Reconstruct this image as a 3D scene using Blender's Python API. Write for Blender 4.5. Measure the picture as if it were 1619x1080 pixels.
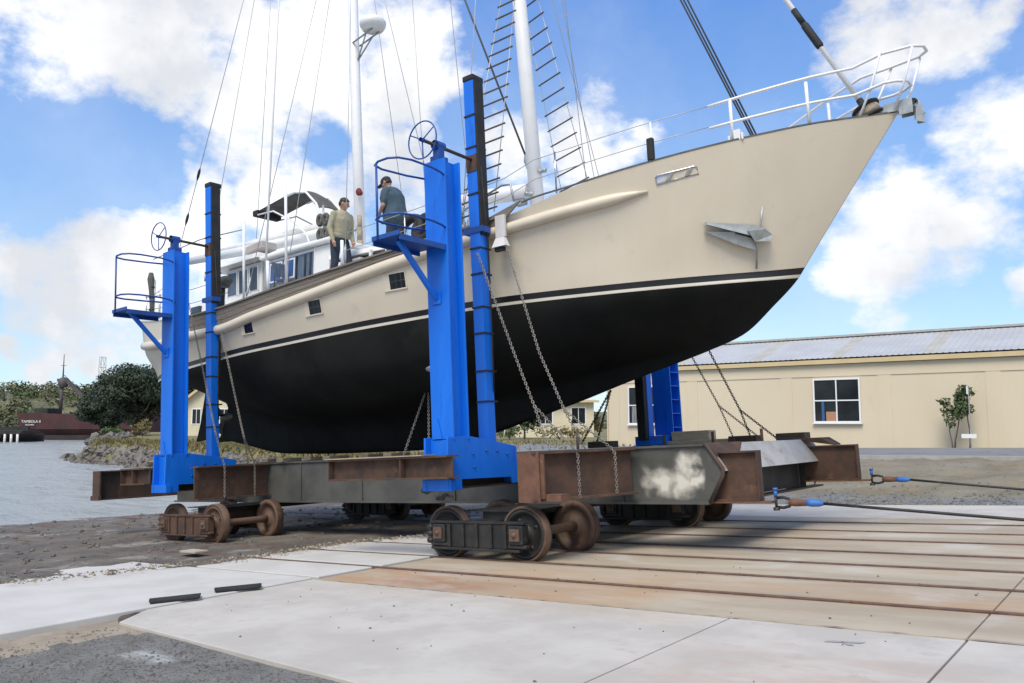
import bpy, bmesh, math, random
import numpy as np
from mathutils import Vector, Matrix, noise as mnoise

for o in list(bpy.data.objects): bpy.data.objects.remove(o)
SC = bpy.context.scene
COL = SC.collection
R = math.radians
random.seed(7); RNG = np.random.default_rng(11)

# ------------------------------------------------------------------ camera
cd = bpy.data.cameras.new('camera'); cam = bpy.data.objects.new('camera', cd); COL.objects.link(cam)
cd.sensor_width = 36.0; cd.lens = 29.15; cd.clip_start = 0.1; cd.clip_end = 4000
cam.location = (0, 0, 1.385); cam.rotation_euler = (R(90 + 5.66), 0, R(38.2))
SC.camera = cam

# ------------------------------------------------------------------ light and exposure
SUN_EL, SUN_AZ = 56.0, 150.0        # elevation; azimuth measured from +X towards +Y is handled below
SC.view_settings.view_transform = 'Standard'; SC.view_settings.look = 'None'
SC.view_settings.exposure = 0.56; SC.view_settings.gamma = 1.0
SC.view_settings.use_curve_mapping = False
ld = bpy.data.lights.new('sun', 'SUN'); sun = bpy.data.objects.new('sun', ld); COL.objects.link(sun)
ld.energy = 2.4; ld.angle = R(30); ld.color = (1.0, 0.93, 0.80)
sdir = Vector((0.30, -0.95, 0)).normalized() * math.cos(R(SUN_EL)) + Vector((0, 0, math.sin(R(SUN_EL))))   # towards the sun
sun.rotation_euler = sdir.to_track_quat('Z', 'Y').to_euler()

# ------------------------------------------------------------------ sky
W = bpy.data.worlds.new('World'); SC.world = W; W.use_nodes = True
nt = W.node_tree; nt.nodes.clear()
def N_(t, **k):
    n = nt.nodes.new(t)
    for a, b in k.items(): setattr(n, a, b)
    return n
def mth(op, a, b=None, c=None, clamp=False):
    n = nt.nodes.new('ShaderNodeMath'); n.operation = op; n.use_clamp = clamp
    for i, v in enumerate((a, b, c)):
        if v is None: continue
        if isinstance(v, (int, float)): n.inputs[i].default_value = v
        else: nt.links.new(v, n.inputs[i])
    return n.outputs[0]
sky = N_('ShaderNodeTexSky', sky_type='NISHITA'); sky.sun_disc = False
sky.sun_elevation = R(SUN_EL); sky.sun_rotation = math.atan2(sdir.x, sdir.y); sky.air_density = 1.0; sky.dust_density = 0.6; sky.ozone_density = 2.0
tc = N_('ShaderNodeTexCoord')
CLOUDS = [((-0.8206, 0.3985, 0.4098), 0.262), ((-0.7411, 0.5537, 0.3797), 0.20), ((-0.6712, 0.6319, 0.3875), 0.099), ((-0.8741, 0.3376, 0.3491), 0.099), ((-0.804, 0.4847, 0.3445), 0.135), ((-0.6476, 0.628, 0.4316), 0.069), ((-0.8958, 0.4137, 0.1622), 0.165), ((-0.919, 0.3528, 0.176), 0.099), ((-0.8343, 0.5088, 0.2122), 0.099), ((-0.7697, 0.5886, 0.2473), 0.107), ((-0.683, 0.6651, 0.3019), 0.084), ((-0.9071, 0.3578, 0.2219), 0.046), ((-0.5241, 0.7862, 0.3275), 0.092), ((-0.5787, 0.748, 0.325), 0.061), ((-0.4672, 0.8195, 0.3319), 0.046), ((-0.2305, 0.9531, 0.1961), 0.099), ((-0.2758, 0.945, 0.1757), 0.061), ((-0.1221, 0.9486, 0.2921), 0.084), ((-0.1595, 0.936, 0.3137), 0.038), ((-0.1518, 0.9656, 0.2111), 0.076), ((-0.224, 0.8872, 0.4034), 0.061), ((-0.1648, 0.8959, 0.4125), 0.061), ((-0.1154, 0.9047, 0.4102), 0.046), ((-0.1151, 0.984, 0.136), 0.025), ((-0.9335, 0.3521, 0.0682), 0.024), ((-0.926, 0.3748, 0.046), 0.022), ((-0.9042, 0.4225, 0.063), 0.030), ((-0.5149, 0.8381, 0.1803), 0.046),
          ((0.5, -0.6, 0.6), 0.7), ((0.7, 0.3, 0.5), 0.45), ((-0.5, -0.7, 0.5), 0.5), ((0.1, 0.2, 0.97), 0.3)]
HOLES = [((-0.892, 0.3579, 0.2761), 0.10), ((-0.8708, 0.3956, 0.2919), 0.075), ((-0.845, 0.43, 0.275), 0.06), ((-0.7395, 0.5943, 0.3161), 0.030), ((-0.6249, 0.6938, 0.3579), 0.034)]
def blob(d, r):
    dd = Vector(d).normalized()
    n = N_('ShaderNodeVectorMath', operation='DISTANCE'); nt.links.new(warp, n.inputs[0]); n.inputs[1].default_value = dd
    m = N_('ShaderNodeMapRange', interpolation_type='SMOOTHSTEP'); m.clamp = True
    m.inputs['From Min'].default_value = 0.1 * r; m.inputs['From Max'].default_value = 1.28 * r
    m.inputs['To Min'].default_value = 1; m.inputs['To Max'].default_value = 0
    nt.links.new(n.outputs['Value'], m.inputs['Value']); return m.outputs[0]
nw = N_('ShaderNodeTexNoise'); nw.inputs['Scale'].default_value = 7; nw.inputs['Detail'].default_value = 7
nt.links.new(tc.outputs['Generated'], nw.inputs['Vector'])
vs = N_('ShaderNodeVectorMath', operation='SUBTRACT'); nt.links.new(nw.outputs['Color'], vs.inputs[0]); vs.inputs[1].default_value = (.5, .5, .5)
vm = N_('ShaderNodeVectorMath', operation='SCALE'); nt.links.new(vs.outputs[0], vm.inputs[0]); vm.inputs['Scale'].default_value = 0.11
va = N_('ShaderNodeVectorMath', operation='ADD'); nt.links.new(tc.outputs['Generated'], va.inputs[0]); nt.links.new(vm.outputs[0], va.inputs[1])
warp = va.outputs[0]
tot = None
for d, r in CLOUDS:
    b_ = blob(d, r); tot = b_ if tot is None else mth('MAXIMUM', tot, b_)
for d, r in HOLES:
    tot = mth('SUBTRACT', tot, mth('MULTIPLY', blob(d, r), 0.95))
nz = N_('ShaderNodeTexNoise'); nz.inputs['Scale'].default_value = 14; nz.inputs['Detail'].default_value = 9; nz.inputs['Roughness'].default_value = 0.62
mp = N_('ShaderNodeMapping'); mp.inputs['Scale'].default_value = (1, 1, 1.5); nt.links.new(tc.outputs['Generated'], mp.inputs['Vector']); nt.links.new(mp.outputs[0], nz.inputs['Vector'])
dens = mth('ADD', tot, mth('MULTIPLY', mth('SUBTRACT', nz.outputs['Fac'], 0.5), 2.1))
cm = N_('ShaderNodeMapRange', interpolation_type='SMOOTHSTEP'); cm.inputs['From Min'].default_value = 0.20; cm.inputs['From Max'].default_value = 0.98
nt.links.new(dens, cm.inputs['Value'])
# thin high veil
nv = N_('ShaderNodeTexNoise'); nv.inputs['Scale'].default_value = 3.2; nv.inputs['Detail'].default_value = 7; nv.inputs['Roughness'].default_value = 0.6
nt.links.new(tc.outputs['Generated'], nv.inputs['Vector'])
vr = N_('ShaderNodeMapRange', interpolation_type='SMOOTHSTEP'); vr.inputs['From Min'].default_value = 0.38; vr.inputs['From Max'].default_value = 0.8; vr.inputs['To Max'].default_value = 0.22
nt.links.new(nv.outputs['Fac'], vr.inputs['Value'])
fac = mth('MAXIMUM', cm.outputs[0], vr.outputs[0])
# cloud body: bright tops, soft grey folds
ng = N_('ShaderNodeTexNoise'); ng.inputs['Scale'].default_value = 5; ng.inputs['Detail'].default_value = 6; ng.inputs['Roughness'].default_value = 0.55
mg = N_('ShaderNodeMapping'); mg.inputs['Location'].default_value = (3, 1, .05); nt.links.new(tc.outputs['Generated'], mg.inputs['Vector']); nt.links.new(mg.outputs[0], ng.inputs['Vector'])
cr = N_('ShaderNodeValToRGB'); nt.links.new(ng.outputs['Fac'], cr.inputs['Fac'])
e = cr.color_ramp.elements; e[0].position = 0.36; e[0].color = (0.56, 0.58, 0.62, 1); e[1].position = 0.58; e[1].color = (0.86, 0.86, 0.855, 1)
SKYS = 0.15
sc_ = N_('ShaderNodeVectorMath', operation='SCALE'); nt.links.new(cr.outputs[0], sc_.inputs[0]); sc_.inputs['Scale'].default_value = 0.93 / SKYS
hs = N_('ShaderNodeHueSaturation'); hs.inputs['Hue'].default_value = 0.508; hs.inputs['Saturation'].default_value = 1.22; hs.inputs['Value'].default_value = 1.12; nt.links.new(sky.outputs[0], hs.inputs['Color'])
sz = N_('ShaderNodeSeparateXYZ'); nt.links.new(tc.outputs['Generated'], sz.inputs[0])
gr = N_('ShaderNodeValToRGB'); nt.links.new(sz.outputs[2], gr.inputs['Fac']); g_e = gr.color_ramp.elements; g_e[0].position = 0.0; g_e[0].color = (.50, .74, .94, 1); g_e[1].position = .50; g_e[1].color = (.12, .31, .80, 1)
gs = N_('ShaderNodeVectorMath', operation='SCALE'); nt.links.new(gr.outputs[0], gs.inputs[0]); gs.inputs['Scale'].default_value = 1 / (1.516 * SKYS)
mg_ = N_('ShaderNodeMix', data_type='RGBA'); mg_.inputs[0].default_value = 0.68; nt.links.new(hs.outputs[0], mg_.inputs[6]); nt.links.new(gs.outputs[0], mg_.inputs[7])
mx = N_('ShaderNodeMix', data_type='RGBA'); nt.links.new(fac, mx.inputs[0]); nt.links.new(mg_.outputs[2], mx.inputs[6]); nt.links.new(sc_.outputs[0], mx.inputs[7])
bg = N_('ShaderNodeBackground'); bg.inputs['Strength'].default_value = SKYS; nt.links.new(mx.outputs[2], bg.inputs['Color'])
wo = N_('ShaderNodeOutputWorld'); nt.links.new(bg.outputs[0], wo.inputs['Surface'])

# ------------------------------------------------------------------ frames: the slipway frame (s up the slip, y across, n off the slip) and the level world
SL = R(3.13)
MS = Matrix(((math.cos(SL), 0, -math.sin(SL)), (0, 1, 0), (math.sin(SL), 0, math.cos(SL))))
MW = Matrix.Identity(3)
ROTS = MS.to_euler()

# ------------------------------------------------------------------ materials
MATS = {}
def mat(name, c1, c2=None, scale=4.0, rough=0.6, metal=0.0, detail=6, lo=0.35, hi=0.65, bump=0.0, bscale=None, bdist=0.02, spots=None, stretch=None, obj=False, spec=0.5, rough2=None, extra=None, coat=0.0, alpha=None, tb=None):
    """mottled surface: c1/c2 mixed by noise, optional spots [(colour, scale, from, to)], bump"""
    m = bpy.data.materials.new(name); m.use_nodes = True; t = m.node_tree; p = t.nodes['Principled BSDF']
    p.inputs['Roughness'].default_value = rough; p.inputs['Metallic'].default_value = metal; p.inputs['Specular IOR Level'].default_value = spec
    if coat: p.inputs['Coat Weight'].default_value = coat; p.inputs['Coat Roughness'].default_value = 0.12
    if obj: co = t.nodes.new('ShaderNodeTexCoord').outputs['Object']
    else: co = t.nodes.new('ShaderNodeNewGeometry').outputs['Position']
    if stretch:
        mp = t.nodes.new('ShaderNodeMapping'); mp.inputs['Scale'].default_value = stretch; t.links.new(co, mp.inputs['Vector']); cs = mp.outputs[0]
    else: cs = co
    def nz(s, det, vec, rg=0.6):
        n = t.nodes.new('ShaderNodeTexNoise'); n.inputs['Scale'].default_value = s; n.inputs['Detail'].default_value = det; n.inputs['Roughness'].default_value = rg
        t.links.new(vec, n.inputs['Vector']); return n.outputs['Fac']
    def rng(v, a, b, inv=False):
        n = t.nodes.new('ShaderNodeMapRange'); n.interpolation_type = 'SMOOTHSTEP'; n.inputs['From Min'].default_value = a; n.inputs['From Max'].default_value = b
        t.links.new(v, n.inputs['Value']); return n.outputs[0]
    def mix(f, a, b):
        n = t.nodes.new('ShaderNodeMix'); n.data_type = 'RGBA'; t.links.new(f, n.inputs[0])
        for i, v in ((6, a), (7, b)):
            if isinstance(v, tuple): n.inputs[i].default_value = (*v, 1)
            else: t.links.new(v, n.inputs[i])
        return n.outputs[2]
    col = c1
    if c2 is not None:
        f = rng(nz(scale, detail, cs), lo, hi); col = mix(f, c1, c2)
        if rough2 is not None:
            n = t.nodes.new('ShaderNodeMapRange'); t.links.new(f, n.inputs['Value']); n.inputs['To Min'].default_value = rough; n.inputs['To Max'].default_value = rough2; t.links.new(n.outputs[0], p.inputs['Roughness'])
    for sp in (spots or []):
        v = cs if len(sp) > 4 and sp[4] else co
        col = mix(rng(nz(sp[1], 7, v, 0.65), sp[2], sp[3]), col, sp[0])
    if extra: col = extra(t, co, col, mix, rng, nz)
    if isinstance(col, tuple): p.inputs['Base Color'].default_value = (*col, 1)
    else: t.links.new(col, p.inputs['Base Color'])
    if bump:
        b = t.nodes.new('ShaderNodeBump'); b.inputs['Strength'].default_value = bump; b.inputs['Distance'].default_value = bdist
        t.links.new(nz(bscale or scale * 4, 8, cs, 0.65), b.inputs['Height']); t.links.new(b.outputs[0], p.inputs['Normal'])
    MATS[name] = m; return m

def stain_box(s0, s1, y0, y1, soft, colour, amt=0.8, sc=2.0):
    """a stain lying on the ground: noise-edged patch in world X / Y"""
    def f(t, co, col, mix, rng, nz):
        sx = t.nodes.new('ShaderNodeSeparateXYZ'); t.links.new(co, sx.inputs[0])
        def band(v, a, b):
            m1 = t.nodes.new('ShaderNodeMapRange'); m1.interpolation_type = 'SMOOTHSTEP'; m1.inputs['From Min'].default_value = a - soft; m1.inputs['From Max'].default_value = a + soft; t.links.new(v, m1.inputs['Value'])
            m2 = t.nodes.new('ShaderNodeMapRange'); m2.interpolation_type = 'SMOOTHSTEP'; m2.inputs['From Min'].default_value = b + soft; m2.inputs['From Max'].default_value = b - soft; t.links.new(v, m2.inputs['Value'])
            q = t.nodes.new('ShaderNodeMath'); q.operation = 'MULTIPLY'; t.links.new(m1.outputs[0], q.inputs[0]); t.links.new(m2.outputs[0], q.inputs[1]); return q.outputs[0]
        a = band(sx.outputs[0], s0, s1); b = band(sx.outputs[1], y0, y1)
        q = t.nodes.new('ShaderNodeMath'); q.operation = 'MULTIPLY'; t.links.new(a, q.inputs[0]); t.links.new(b, q.inputs[1])
        mp = t.nodes.new('ShaderNodeMapping'); mp.inputs['Scale'].default_value = (0.5, 1.6, 1); t.links.new(co, mp.inputs['Vector'])
        n = rng(nz(sc, 8, mp.outputs[0], 0.7), 0.30, 0.68)
        q2 = t.nodes.new('ShaderNodeMath'); q2.operation = 'MULTIPLY'; t.links.new(q.outputs[0], q2.inputs[0]); t.links.new(n, q2.inputs[1])
        q3 = t.nodes.new('ShaderNodeMath'); q3.operation = 'MULTIPLY'; t.links.new(q2.outputs[0], q3.inputs[0]); q3.inputs[1].default_value = amt
        return mix(q3.outputs[0], col, colour)
    return f
def stains(*fs):
    def f(t, co, col, mix, rng, nz):
        for g in fs: col = g(t, co, col, mix, rng, nz)
        return col
    return f

mat('concrete_white', (0.425, 0.395, 0.35), (0.505, 0.475, 0.428), 1.3, 0.85, bump=0.15, bscale=60, bdist=0.004, spots=[((0.36, 0.335, 0.30), 0.9, 0.54, 0.78), ((0.27, 0.25, 0.23), 26, 0.67, 0.76), ((0.42, 0.385, 0.35), 5, 0.54, 0.72), ((0.30, 0.27, 0.24), 2.6, 0.66, 0.78)],
    extra=stains(stain_box(-2.6, -1.0, 4.0, 5.6, .5, (0.42, 0.27, 0.20), 0.5, 3), stain_box(-7.5, -3, 6.0, 6.45, .25, (0.42, 0.33, 0.22), 0.5, 3)))
mat('concrete_grey', (0.475, 0.46, 0.43), (0.535, 0.52, 0.49), 1.6, 0.85, bump=0.15, bscale=60, bdist=0.004, spots=[((0.50, 0.47, 0.45), 1.2, 0.55, 0.8), ((0.42, 0.41, 0.40), 24, 0.66, 0.78)])
mat('concrete_rusty', (0.335, 0.28, 0.205), (0.43, 0.37, 0.28), 0.9, 0.85, bump=0.18, bscale=50, bdist=0.004, stretch=(0.45, 1.6, 1), spots=[((0.36, 0.245, 0.15), 1.1, 0.52, 0.78, True), ((0.47, 0.45, 0.41), 0.7, 0.5, 0.72), ((0.26, 0.24, 0.21), 22, 0.64, 0.8)],
    extra=stains(stain_box(-8.2, -3.8, 6.4, 7.5, .4, (0.40, 0.215, 0.095), 0.75, 1.7), stain_box(-7.0, -5.6, 6.45, 7.1, .3, (0.27, 0.10, 0.05), 0.6, 4), *[stain_box(-9, 14, y_ - .13, y_ + .13, .09, (0.25, 0.175, 0.115), 0.75, 1.3) for y_ in (7.44, 8.50, 9.60, 10.66, 11.90, 13.0, 14.25)], stain_box(-6.5, -0.5, 7.3, 8.2, .35, (0.42, 0.25, 0.13), 0.6, 2.2)))
mat('mud', (0.10, 0.086, 0.070), (0.165, 0.143, 0.118), 1.1, 0.75, bump=0.9, bscale=9, bdist=0.06, spots=[((0.30, 0.29, 0.27), 0.55, 0.56, 0.66), ((0.06, 0.055, 0.05), 3.2, 0.55, 0.68), ((0.20, 0.14, 0.075), 0.8, 0.60, 0.74), ((0.27, 0.24, 0.20), 30, 0.62, 0.72)], rough2=0.9)
mat('gravel_dark', (0.155, 0.15, 0.135), (0.215, 0.208, 0.19), 3, 0.9, bump=0.9, bscale=70, bdist=0.02, spots=[((0.075, 0.078, 0.078), 38, 0.52, 0.62), ((0.36, 0.36, 0.35), 48, 0.60, 0.68), ((0.20, 0.165, 0.11), 0.8, 0.58, 0.8)],
    extra=stains(stain_box(-6.45, -5.85, 3.28, 3.5, .08, (0.48, 0.48, 0.47), 0.9, 6)))
mat('gravel_far', (0.155, 0.16, 0.155), (0.215, 0.21, 0.20), 1.2, 0.9, bump=0.8, bscale=14, bdist=0.04, spots=[((0.09, 0.09, 0.085), 9, 0.52, 0.64), ((0.34, 0.33, 0.31), 11, 0.60, 0.70), ((0.22, 0.17, 0.11), 0.6, 0.55, 0.75)])
mat('dry_verge', (0.185, 0.155, 0.105), (0.235, 0.21, 0.155), 0.8, 0.95, bump=0.8, bscale=20, bdist=0.04, spots=[((0.30, 0.20, 0.08), 0.7, 0.54, 0.72), ((0.12, 0.13, 0.06), 2.5, 0.56, 0.72), ((0.33, 0.31, 0.28), 3.5, 0.60, 0.75)])
mat('grass', (0.16, 0.15, 0.065), (0.22, 0.185, 0.085), 0.35, 0.95, bump=0.8, bscale=9, bdist=0.08, spots=[((0.095, 0.12, 0.04), 0.22, 0.50, 0.66), ((0.27, 0.21, 0.11), 0.9, 0.56, 0.72)])
mat('sand', (0.34, 0.29, 0.22), (0.27, 0.22, 0.16), 3, 0.95, bump=0.6, bscale=30, bdist=0.02, spots=[((0.17, 0.145, 0.11), 5, 0.56, 0.7)])
mat('asphalt', (0.16, 0.165, 0.175), (0.20, 0.205, 0.21), 1.0, 0.9, bump=0.3, bscale=60, bdist=0.01)
mat('kerb', (0.40, 0.39, 0.37), (0.33, 0.32, 0.30), 3, 0.9)
mat('rust', (0.062, 0.036, 0.026), (0.105, 0.056, 0.036), 3.5, 0.85, bump=0.5, bscale=30, bdist=0.006, spots=[((0.040, 0.030, 0.026), 2.2, 0.52, 0.70), ((0.20, 0.095, 0.05), 3, 0.60, 0.76)])
mat('rust_dark', (0.040, 0.032, 0.027), (0.085, 0.050, 0.034), 2.4, 0.75, bump=0.4, bscale=30, bdist=0.005, spots=[((0.13, 0.060, 0.032), 3.5, 0.58, 0.74), ((0.05, 0.05, 0.046), 1.3, 0.52, 0.70)], stretch=(1, 1, 0.6))
mat('rust_orange', (0.165, 0.080, 0.050), (0.11, 0.055, 0.036), 6, 0.85, bump=0.4, bscale=40, bdist=0.004, spots=[((0.24, 0.125, 0.08), 5, 0.58, 0.72), ((0.06, 0.04, 0.03), 3, 0.58, 0.7)])
mat('rail_rust', (0.105, 0.060, 0.042), (0.16, 0.095, 0.065), 5, 0.7, bump=0.4, bscale=40, bdist=0.004, spots=[((0.08, 0.045, 0.03), 7, 0.56, 0.7)])
mat('wheel_rust', (0.090, 0.054, 0.037), (0.145, 0.085, 0.055), 5, 0.7, bump=0.4, bscale=40, bdist=0.004, spots=[((0.075, 0.045, 0.03), 5, 0.54, 0.68)], obj=True)
mat('girder_steel', (0.060, 0.060, 0.054), (0.095, 0.093, 0.083), 1.5, 0.6, bump=0.25, bscale=40, bdist=0.003, spots=[((0.028, 0.027, 0.026), 0.9, 0.56, 0.70), ((0.10, 0.06, 0.04), 2.0, 0.60, 0.76)])
mat('steel_grey', (0.33, 0.32, 0.31), (0.40, 0.39, 0.375), 3, 0.6, bump=0.2, bscale=30, bdist=0.003, spots=[((0.24, 0.21, 0.19), 4, 0.56, 0.75)])
mat('steel_black', (0.012, 0.012, 0.012), (0.028, 0.026, 0.024), 4, 0.55, bump=0.3, bscale=30, bdist=0.004, spots=[((0.085, 0.06, 0.042), 6, 0.60, 0.76)], obj=True)
mat('blue_paint', (0.004, 0.14, 0.66), (0.006, 0.165, 0.74), 1.2, 0.42, bump=0.10, bscale=10, bdist=0.006, spots=[((0.003, 0.085, 0.46), 3.0, 0.56, 0.80, True), ((0.02, 0.17, 0.70), 1.7, 0.60, 0.8, True), ((0.055, 0.035, 0.04), 9, 0.73, 0.77)], spec=0.4, stretch=(3, 3, 0.5))
mat('blue_dark', (0.010, 0.075, 0.33), (0.008, 0.06, 0.27), 4, 0.5)
mat('ferrule_blue', (0.03, 0.13, 0.42), (0.05, 0.17, 0.48), 9, 0.6)
mat('rubber', (0.012, 0.012, 0.013), (0.022, 0.022, 0.022), 5, 0.75, bump=0.2, bscale=20)
mat('hull_cream', (0.66, 0.585, 0.465), (0.635, 0.56, 0.44), 0.7, 0.40, bump=0.10, bscale=1.1, bdist=0.05, spots=[((0.54, 0.485, 0.385), 2.2, 0.56, 0.8), ((0.47, 0.40, 0.30), 3.0, 0.66, 0.84, True), ((0.50, 0.46, 0.38), 14, 0.70, 0.78)], stretch=(2.2, 2.2, 0.35))
mat('hull_line', (0.66, 0.61, 0.52), (0.6, 0.55, 0.46), 2, 0.45)
mat('boot_black', (0.010, 0.010, 0.011), (0.016, 0.016, 0.017), 3, 0.35)
mat('antifoul', (0.010, 0.0105, 0.010), (0.016, 0.0165, 0.0155), 0.9, 0.85, bump=0.2, bscale=2, bdist=0.04, spots=[((0.020, 0.0205, 0.019), 0.5, 0.50, 0.70), ((0.026, 0.025, 0.021), 2.6, 0.62, 0.80), ((0.006, 0.006, 0.006), 5, 0.66, 0.76)], spec=0.15)
mat('white_gel', (0.80, 0.80, 0.79), (0.74, 0.74, 0.73), 1.5, 0.4)
mat('white_dirty', (0.74, 0.735, 0.71), (0.60, 0.595, 0.57), 3, 0.5)
mat('white_paint', (0.80, 0.80, 0.80), (0.76, 0.76, 0.76), 2, 0.35, obj=True)
mat('window_dark', (0.020, 0.026, 0.034), (0.035, 0.045, 0.060), 3, 0.08, spec=0.6)
mat('window_blue', (0.030, 0.075, 0.26), (0.045, 0.10, 0.32), 5, 0.3)
mat('cover_blue', (0.070, 0.105, 0.165), (0.11, 0.15, 0.21), 6, 0.8, bump=0.4, bscale=14, bdist=0.02, stretch=(3, 3, 0.7))
mat('canvas_grey', (0.085, 0.082, 0.076), (0.12, 0.115, 0.105), 4, 0.9, bump=0.2, bscale=8, bdist=0.02)
mat('canvas_pale', (0.42, 0.39, 0.36), (0.36, 0.33, 0.31), 4, 0.9)
mat('teak_grey', (0.15, 0.128, 0.105), (0.205, 0.178, 0.15), 6, 0.8, stretch=(0.35, 4, 9), bump=0.5, bscale=9, bdist=0.006, spots=[((0.09, 0.072, 0.056), 5, 0.55, 0.72, True)])
mat('timber', (0.40, 0.32, 0.225), (0.30, 0.235, 0.16), 5, 0.85, stretch=(0.6, 4, 5), bump=0.5, bscale=12, bdist=0.006, spots=[((0.12, 0.09, 0.065), 4, 0.58, 0.75)])
mat('timber_pale', (0.56, 0.44, 0.30), (0.45, 0.35, 0.24), 5, 0.85, stretch=(0.6, 4, 5), bump=0.5, bscale=12, bdist=0.006)
mat('timber_dark', (0.060, 0.045, 0.034), (0.10, 0.075, 0.055), 5, 0.9, stretch=(0.6, 4, 5), bump=0.5, bscale=12, bdist=0.006)
mat('stainless', (0.62, 0.62, 0.63), (0.5, 0.5, 0.51), 8, 0.22, metal=1.0)
mat('galv', (0.34, 0.36, 0.365), (0.44, 0.46, 0.46), 8, 0.5, metal=0.55, spots=[((0.27, 0.29, 0.29), 5, 0.55, 0.72)])
mat('chain_steel', (0.30, 0.28, 0.255), (0.20, 0.18, 0.16), 9, 0.6, metal=0.3)
mat('chain_dark', (0.075, 0.065, 0.055), (0.12, 0.10, 0.085), 9, 0.7, metal=0.2)
mat('wire', (0.42, 0.42, 0.42), None, rough=0.4, metal=0.3)
mat('wire_dark', (0.06, 0.065, 0.075), None, rough=0.5)
mat('rope_tan', (0.40, 0.34, 0.25), (0.28, 0.23, 0.17), 20, 0.9)
mat('red_cloth', (0.20, 0.03, 0.03), (0.12, 0.02, 0.02), 8, 0.8)
mat('bronze', (0.06, 0.055, 0.045), (0.11, 0.10, 0.08), 9, 0.6, metal=0.4)
mat('anode', (0.40, 0.41, 0.40), (0.30, 0.31, 0.30), 12, 0.7)
mat('wall_tan', (0.62, 0.53, 0.385), (0.65, 0.56, 0.41), 0.35, 0.9, bump=0.03, bscale=40, bdist=0.004, stretch=(1.0, 1.0, 0.5), spots=[((0.58, 0.485, 0.345), 1.0, 0.56, 0.8, True), ((0.50, 0.42, 0.30), 2.2, 0.68, 0.8, True)])
mat('wall_trim', (0.60, 0.475, 0.27), (0.56, 0.435, 0.24), 1.5, 0.8)
mat('wall_cream', (0.66, 0.59, 0.43), (0.60, 0.53, 0.38), 1.5, 0.9)
mat('roof_sheet', (0.47, 0.47, 0.465), (0.42, 0.42, 0.415), 0.7, 0.5, metal=0.1, spots=[((0.36, 0.36, 0.36), 1.0, 0.58, 0.8)])
mat('roof_lite', (0.42, 0.405, 0.355), (0.37, 0.355, 0.31), 1, 0.6)
mat('roof_pale', (0.58, 0.56, 0.52), (0.5, 0.48, 0.45), 1, 0.7)
mat('frame_white', (0.78, 0.78, 0.77), None, rough=0.4)
mat('glass_room', (0.010, 0.012, 0.014), (0.022, 0.026, 0.030), 0.9, 0.12, spec=0.22)
mat('curtain', (0.32, 0.32, 0.33), (0.10, 0.10, 0.11), 5, 0.8, stretch=(6, 1, 0.2))
mat('cardboard', (0.42, 0.22, 0.12), None, rough=0.8)
mat('blue_board', (0.03, 0.10, 0.24), None, rough=0.6)
mat('bark', (0.10, 0.075, 0.055), (0.16, 0.125, 0.095), 6, 0.95, bump=0.6, bscale=12, bdist=0.03)
mat('leaf_dark', (0.016, 0.028, 0.014), (0.034, 0.052, 0.024), 0.9, 0.7, spots=[((0.060, 0.085, 0.030), 2.6, 0.60, 0.72)])
mat('leaf_mid', (0.040, 0.070, 0.022), (0.070, 0.105, 0.034), 0.8, 0.7, spots=[((0.13, 0.13, 0.045), 1.6, 0.56, 0.70)])
mat('leaf_hill', (0.075, 0.085, 0.040), (0.13, 0.125, 0.055), 0.12, 0.8, spots=[((0.21, 0.18, 0.085), 0.16, 0.54, 0.66), ((0.035, 0.05, 0.028), 0.2, 0.56, 0.66)])
mat('leaf_dry', (0.20, 0.14, 0.06), (0.12, 0.12, 0.045), 1.2, 0.8)
mat('rock', (0.12, 0.112, 0.10), (0.19, 0.172, 0.15), 0.9, 0.9, bump=0.7, bscale=5, bdist=0.08, spots=[((0.09, 0.08, 0.07), 1.6, 0.55, 0.70), ((0.33, 0.315, 0.29), 0.7, 0.58, 0.74), ((0.20, 0.15, 0.10), 0.8, 0.6, 0.72)])
mat('ship_red', (0.060, 0.022, 0.024), (0.085, 0.032, 0.032), 0.5, 0.8, spots=[((0.035, 0.03, 0.027), 0.35, 0.52, 0.72), ((0.11, 0.06, 0.05), 0.9, 0.6, 0.74)])
mat('ship_dark', (0.022, 0.022, 0.022), (0.04, 0.034, 0.03), 0.6, 0.8)
mat('letter_white', (0.75, 0.74, 0.72), None, rough=0.6)
mat('crane_steel', (0.10, 0.085, 0.085), (0.07, 0.06, 0.06), 1.5, 0.7)
mat('skin', (0.42, 0.235, 0.165), (0.38, 0.205, 0.14), 20, 0.55, obj=True)
mat('hair', (0.018, 0.014, 0.012), None, rough=0.6)
mat('cap_black', (0.018, 0.019, 0.020), None, rough=0.8)
mat('shirt_beige', (0.40, 0.375, 0.265), (0.33, 0.305, 0.21), 7, 0.9, obj=True, bump=0.6, bscale=9, bdist=0.03)
mat('trousers_navy', (0.018, 0.026, 0.045), (0.028, 0.04, 0.065), 7, 0.9, obj=True, bump=0.6, bscale=9, bdist=0.02)
mat('smock_blue', (0.060, 0.10, 0.13), (0.042, 0.075, 0.10), 6, 0.9, obj=True, bump=0.6, bscale=7, bdist=0.03)
mat('tee_black', (0.022, 0.028, 0.028), None, rough=0.9)
mat('eye', (0.02, 0.015, 0.012), None, rough=0.3)

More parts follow.
